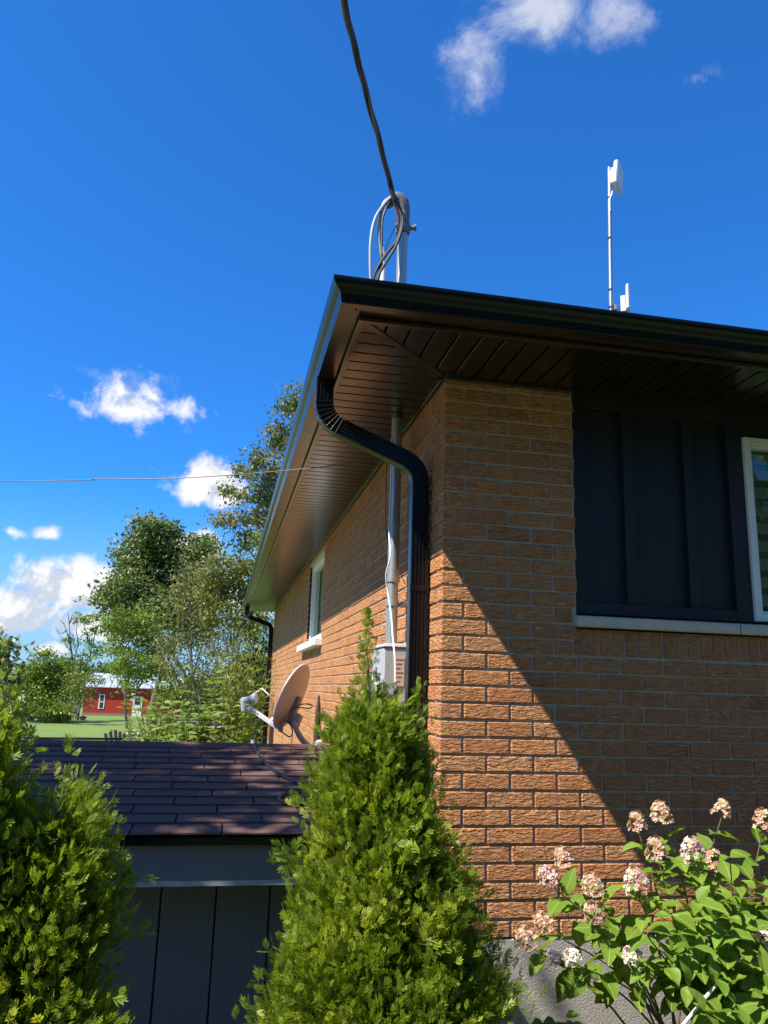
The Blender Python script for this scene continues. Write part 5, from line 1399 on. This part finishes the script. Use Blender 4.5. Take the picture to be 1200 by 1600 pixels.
cedar((-0.35, -0.92, 0.02), 1.74, 0.462, 'bright green conical cedar in front of the brick corner', 71, nb=760, per=56, ss=0.044, lean=(-0.155, 0.0), prof=0.90,
      leaders=((-0.155, 0, 1.40, 1.82, 420), (-0.11, 0.03, 1.36, 1.62, 160), (0.03, 0.05, 1.30, 1.60, 130)))
cedar((-1.42, -1.38, 0.02), 1.38, 0.275, 'shaded cedar at left with its lower pointed top before the shed roof', 72, nb=470, per=46, ss=0.039, lean=(0.10, 0.0), prof=0.52, leaders=((0.10, 0.0, 1.12, 1.44, 130),))
cedar((-1.72, -1.42, 0.02), 1.60, 0.285, 'tallest cedar cut by the left picture edge with sunlit pale sprays', 73, nb=480, per=46, ss=0.039, lean=(0.20, 0.02), prof=0.52, leaders=((0.215, 0.04, 1.15, 1.70, 170), (0.25, 0.05, 1.15, 1.56, 110)))

# ------------------------------------------------------------------ hydrangea
def leaf_mesh(seed, curl, fold):
    r = random.Random(seed); n = 6; V = []; F = []
    prof = [0.0, 0.70, 1.02, 1.0, 0.80, 0.44, 0.0]
    for i in range(n + 1):
        x_ = i / n; zc = -curl * x_ * x_ + 0.03 * r.uniform(-1, 1); w = prof[i] * 0.30
        V.append((x_, 0, zc))
        if 0 < i < n: V.append((x_, w * (1 + r.uniform(-.06, .06)), zc + fold * w + 0.015 * r.uniform(-1, 1))); V.append((x_, -w * (1 + r.uniform(-.06, .06)), zc + fold * w + 0.015 * r.uniform(-1, 1)))
    m_ = lambda i: 0 if i == 0 else 1 + 3 * (i - 1)
    L_ = lambda i: m_(i) + 1; R_ = lambda i: m_(i) + 2
    F.append((m_(0), m_(1), L_(1))); F.append((m_(0), R_(1), m_(1)))
    for i in range(1, n - 1): F.append((m_(i), m_(i + 1), L_(i + 1), L_(i))); F.append((m_(i), R_(i), R_(i + 1), m_(i + 1)))
    F.append((m_(n - 1), m_(n), L_(n - 1))); F.append((m_(n - 1), R_(n - 1), m_(n)))
    b = MB(); b.add(V, F); return b.mesh('leaf', M_HLEAF, smooth='all', fix=False)


LEAVES = [leaf_mesh(i, c_, f_) for i, (c_, f_) in enumerate([(0.18, 0.35), (0.32, 0.25), (0.08, 0.45), (0.42, 0.4), (0.24, 0.15)])]


def head_mesh(seed, pal):
    r = random.Random(seed); b = MB()
    for k in range(95):
        h = r.random() ** 0.8; rad_ = 0.50 * math.sqrt(max(0.0, 1 - (h * 1.15 - 0.25) ** 2)) * (1 - 0.25 * h); a = r.uniform(0, 6.28); q = r.uniform(0.75, 1.05)
        c = Vector((math.cos(a) * rad_ * q, math.sin(a) * rad_ * q, h * 1.0)); nn = Vector((math.cos(a), math.sin(a), 0.35 + 0.7 * h + r.uniform(-.3, .3))).normalized(); s = nn.orthogonal().normalized(); t_ = nn.cross(s)
        b.c = tuple(min(1, x * r.uniform(0.92, 1.08)) for x in r.choices([p_[0] for p_ in pal], [p_[1] for p_ in pal])[0]); sz = r.uniform(0.085, 0.15); a0_ = r.uniform(0, 1.57)
        for j in range(4):
            aa = a0_ + j * 1.571; d = s * math.cos(aa) + t_ * math.sin(aa); e_ = nn.cross(d)
            b.add([c, c + d * sz * 0.6 + e_ * sz * 0.42 + nn * 0.02, c + d * sz * 1.05 + nn * r.uniform(-.02, .05), c + d * sz * 0.6 - e_ * sz * 0.42 + nn * 0.02], [(0, 1, 2, 3)])
    return b.mesh('flower_head', M_PETAL, fix=False)


PINK, ROSE, CREAM, TAN, WHT = (0.70, 0.42, 0.40), (0.62, 0.26, 0.29), (0.70, 0.58, 0.36), (0.46, 0.27, 0.13), (0.80, 0.75, 0.68)
HEADS = [head_mesh(1, [(CREAM, 6), (PINK, 2.5), (TAN, 2), (ROSE, .6)]), head_mesh(2, [(PINK, 4), (ROSE, 1.5), (WHT, 2), (CREAM, 2)]), head_mesh(3, [(WHT, 5), (PINK, 3)]), head_mesh(4, [(TAN, 4), (CREAM, 3), (PINK, 2)])]
hroot_loc = Vector((0.95, -0.42, 0.03))
hyd = thing('hydrangea', hroot_loc, 'flowering hydrangea bush with pink and cream heads in front of the brick wall', 'hydrangea')
FL = [(1033, 1272, -.52, 0), (1128, 1265, -.58, 0), (1192, 1282, -.66, 3), (1082, 1328, -.70, 1), (1026, 1328, -.60, 3), (996, 1285, -.40, 3), (993, 1378, -.62, 1), (926, 1383, -.56, 0), (855, 1368, -.52, 1), (926, 1424, -.66, 3), (848, 1440, -.50, 0), (822, 1465, -.56, 0), (984, 1488, -.80, 2), (890, 1492, -.70, 2), (862, 1492, -.62, 2), (1197, 1458, -.80, 1), (880, 1340, -.42, 0), (1115, 1345, -.55, 3)]
TIPS = []
rh = random.Random(17)
for (px_, py_, y_, k) in FL: TIPS.append((at(px_, py_, y_), k))
for (px_, py_, y_) in [(1140, 1330, -.75), (1150, 1410, -.8), (1090, 1400, -.82), (1050, 1420, -.8), (1010, 1450, -.85), (1080, 1470, -.9), (1150, 1490, -.9), (1190, 1540, -.95), (1120, 1520, -.95), (1050, 1500, -.88), (1180, 1380, -.7), (1165, 1440, -.85), (1100, 1570, -1.0), (1180, 1590, -1.0), (1215, 1480, -.9), (1240, 1380, -.7), (1240, 1560, -.9), (1060, 1450, -.86), (1135, 1450, -.9), (1195, 1510, -.95), (1075, 1530, -.95), (1150, 1560, -1.0), (1010, 1500, -.8), (1120, 1400, -.8)]:
    TIPS.append((at(px_, py_, y_), None))
leaves = []
for tip, k in TIPS:
    b0 = hroot_loc + Vector((rh.uniform(-0.14, 0.14), rh.uniform(-0.1, 0.1), 0))
    mid = b0 * 0.45 + tip * 0.55 + Vector((0, -0.02, 0.10)) + Vector((rh.uniform(-.04, .04), rh.uniform(-.04, .04), 0))
    pth = spline([b0, mid, tip - Vector((0, 0, 0.02))], 10); b = MB(); b.tube(pth, [0.0055 - 0.0035 * i / (len(pth) - 1) for i in range(len(pth))], 6); b.build('stem', M_TWIG, hyd, smooth=True)
    if k is not None:
        t_ = (pth[-1] - pth[-4]).normalized(); t_ = (t_ + Vector((0, -0.1, 0.5))).normalized(); sc_ = rh.uniform(0.072, 0.090) * (0.78 if k == 2 else 1)
        h_ = place('flower_head', HEADS[k], hyd, tip - t_ * 0.025, t_.to_track_quat('Z', 'Y').to_euler(), (sc_, sc_, sc_ * (0.85 if k != 2 else 0.6)))
    npair = 4 if k is not None else 5; a = rh.uniform(0, 3.14)
    for j in range(npair):
        q = 1.0 - (0.06 if k is not None else 0.0) - j * 0.105; i = max(1, int(q * (len(pth) - 1))); pt = pth[i]; t_ = (pth[min(i + 1, len(pth) - 1)] - pth[i - 1]).normalized(); s = t_.orthogonal().normalized(); u_ = t_.cross(s)
        for sg_ in (0, math.pi):
            aa = a + sg_ + rh.uniform(-.25, .25); d = (s * math.cos(aa) + u_ * math.sin(aa)) * 1.0 + t_ * rh.uniform(0.15, 0.6) + Vector((0, -0.25, -0.02)); d.normalize()
            leaves.append((pt, d, rh.uniform(0.072, 0.120) * (0.75 if (j == 0 and k is None) else 1.0)))
        a += 1.57
for (px_, py_, y_) in [(1085 + rh.uniform(-95, 110), 1470 + rh.uniform(-60, 120), -.62 - rh.random() * .3) for _ in range(45)]:
    d = Vector((rh.uniform(-1, 1), rh.uniform(-1, 0.1), rh.uniform(-.3, .5))).normalized(); leaves.append((at(px_, py_, y_), d, rh.uniform(0.06, 0.105)))


def leaf_euler(d, roll):
    up_ = Vector((0, -0.25, 1)); z_ = (up_ - d * up_.dot(d)).normalized(); y_ = z_.cross(d); Mx = Matrix((d, y_, z_)).transposed()
    return (Mx @ Matrix.Rotation(roll, 3, 'X')).to_euler()


def in_view(p_):
    x_, y_, z_ = to_px(p_); return -30 < x_ < 1230 and y_ < 1640


leaves.sort(key=lambda q: (not in_view(q[0]), (q[0] - CAM).length / q[2]))
extra_V, extra_F = [], []
for i, (pt, d, L) in enumerate(leaves):
    e_ = leaf_euler(d, rh.uniform(-0.5, 0.5)); me = LEAVES[rh.randrange(5)]
    if i < 300: place('leaf', me, hyd, pt, e_, (L, L * rh.uniform(0.9, 1.2), L))
    else:
        Mx = Matrix.Translation(pt - hroot_loc) @ e_.to_matrix().to_4x4() @ Matrix.Scale(L, 4); bse = len(extra_V)
        extra_V.extend([tuple(Mx @ v.co) for v in me.vertices]); extra_F.extend([tuple(bse + x for x in p_.vertices) for p_ in me.polygons])
if extra_V:
    me = bpy.data.meshes.new('leaf'); me.from_pydata(extra_V, [], extra_F); me.materials.append(M_HLEAF); me.polygons.foreach_set('use_smooth', [True] * len(me.polygons)); o = place('leaf', me, hyd, hroot_loc); tag(o, kind='stuff')
p0, p1 = at(1060, 1610, -0.95), at(1126, 1530, -0.90); b = MB(); b.tube([p0 - (p1 - p0) * 2.6, p1], 0.0052, 8); b.top('garden_stake', M_GREYPL, p0 - (p1 - p0) * 2.6, 'slim pale grey stake slanting through the lower hydrangea leaves', 'stake', smooth=True)
weed_loc = at(872, 1596, -0.75); wr = thing('bed_weed', (weed_loc.x, weed_loc.y, 0.03), 'small light green weed at the bottom edge left of the hydrangea', 'weed')
b = MB(); b.tube([(weed_loc.x, weed_loc.y, 0.03), weed_loc], [0.005, 0.003], 5); b.tube([(weed_loc.x, weed_loc.y, 0.2), at(850, 1600, -.78)], [0.004, 0.002], 5); b.build('stem', M_TWIG, wr)
for (px_, py_, dx) in [(868, 1596, -1), (884, 1588, 1), (850, 1602, -1), (878, 1606, 0.2), (892, 1602, 1), (842, 1612, -1), (864, 1610, 0.4)]:
    p_ = at(px_, py_, -0.75 + rh.uniform(-.03, .03)); place('leaf', LEAVES[rh.randrange(5)], wr, p_, leaf_euler(Vector((dx, -0.6, 0.35)).normalized(), rh.uniform(-.4, .4)), rh.uniform(0.05, 0.07))
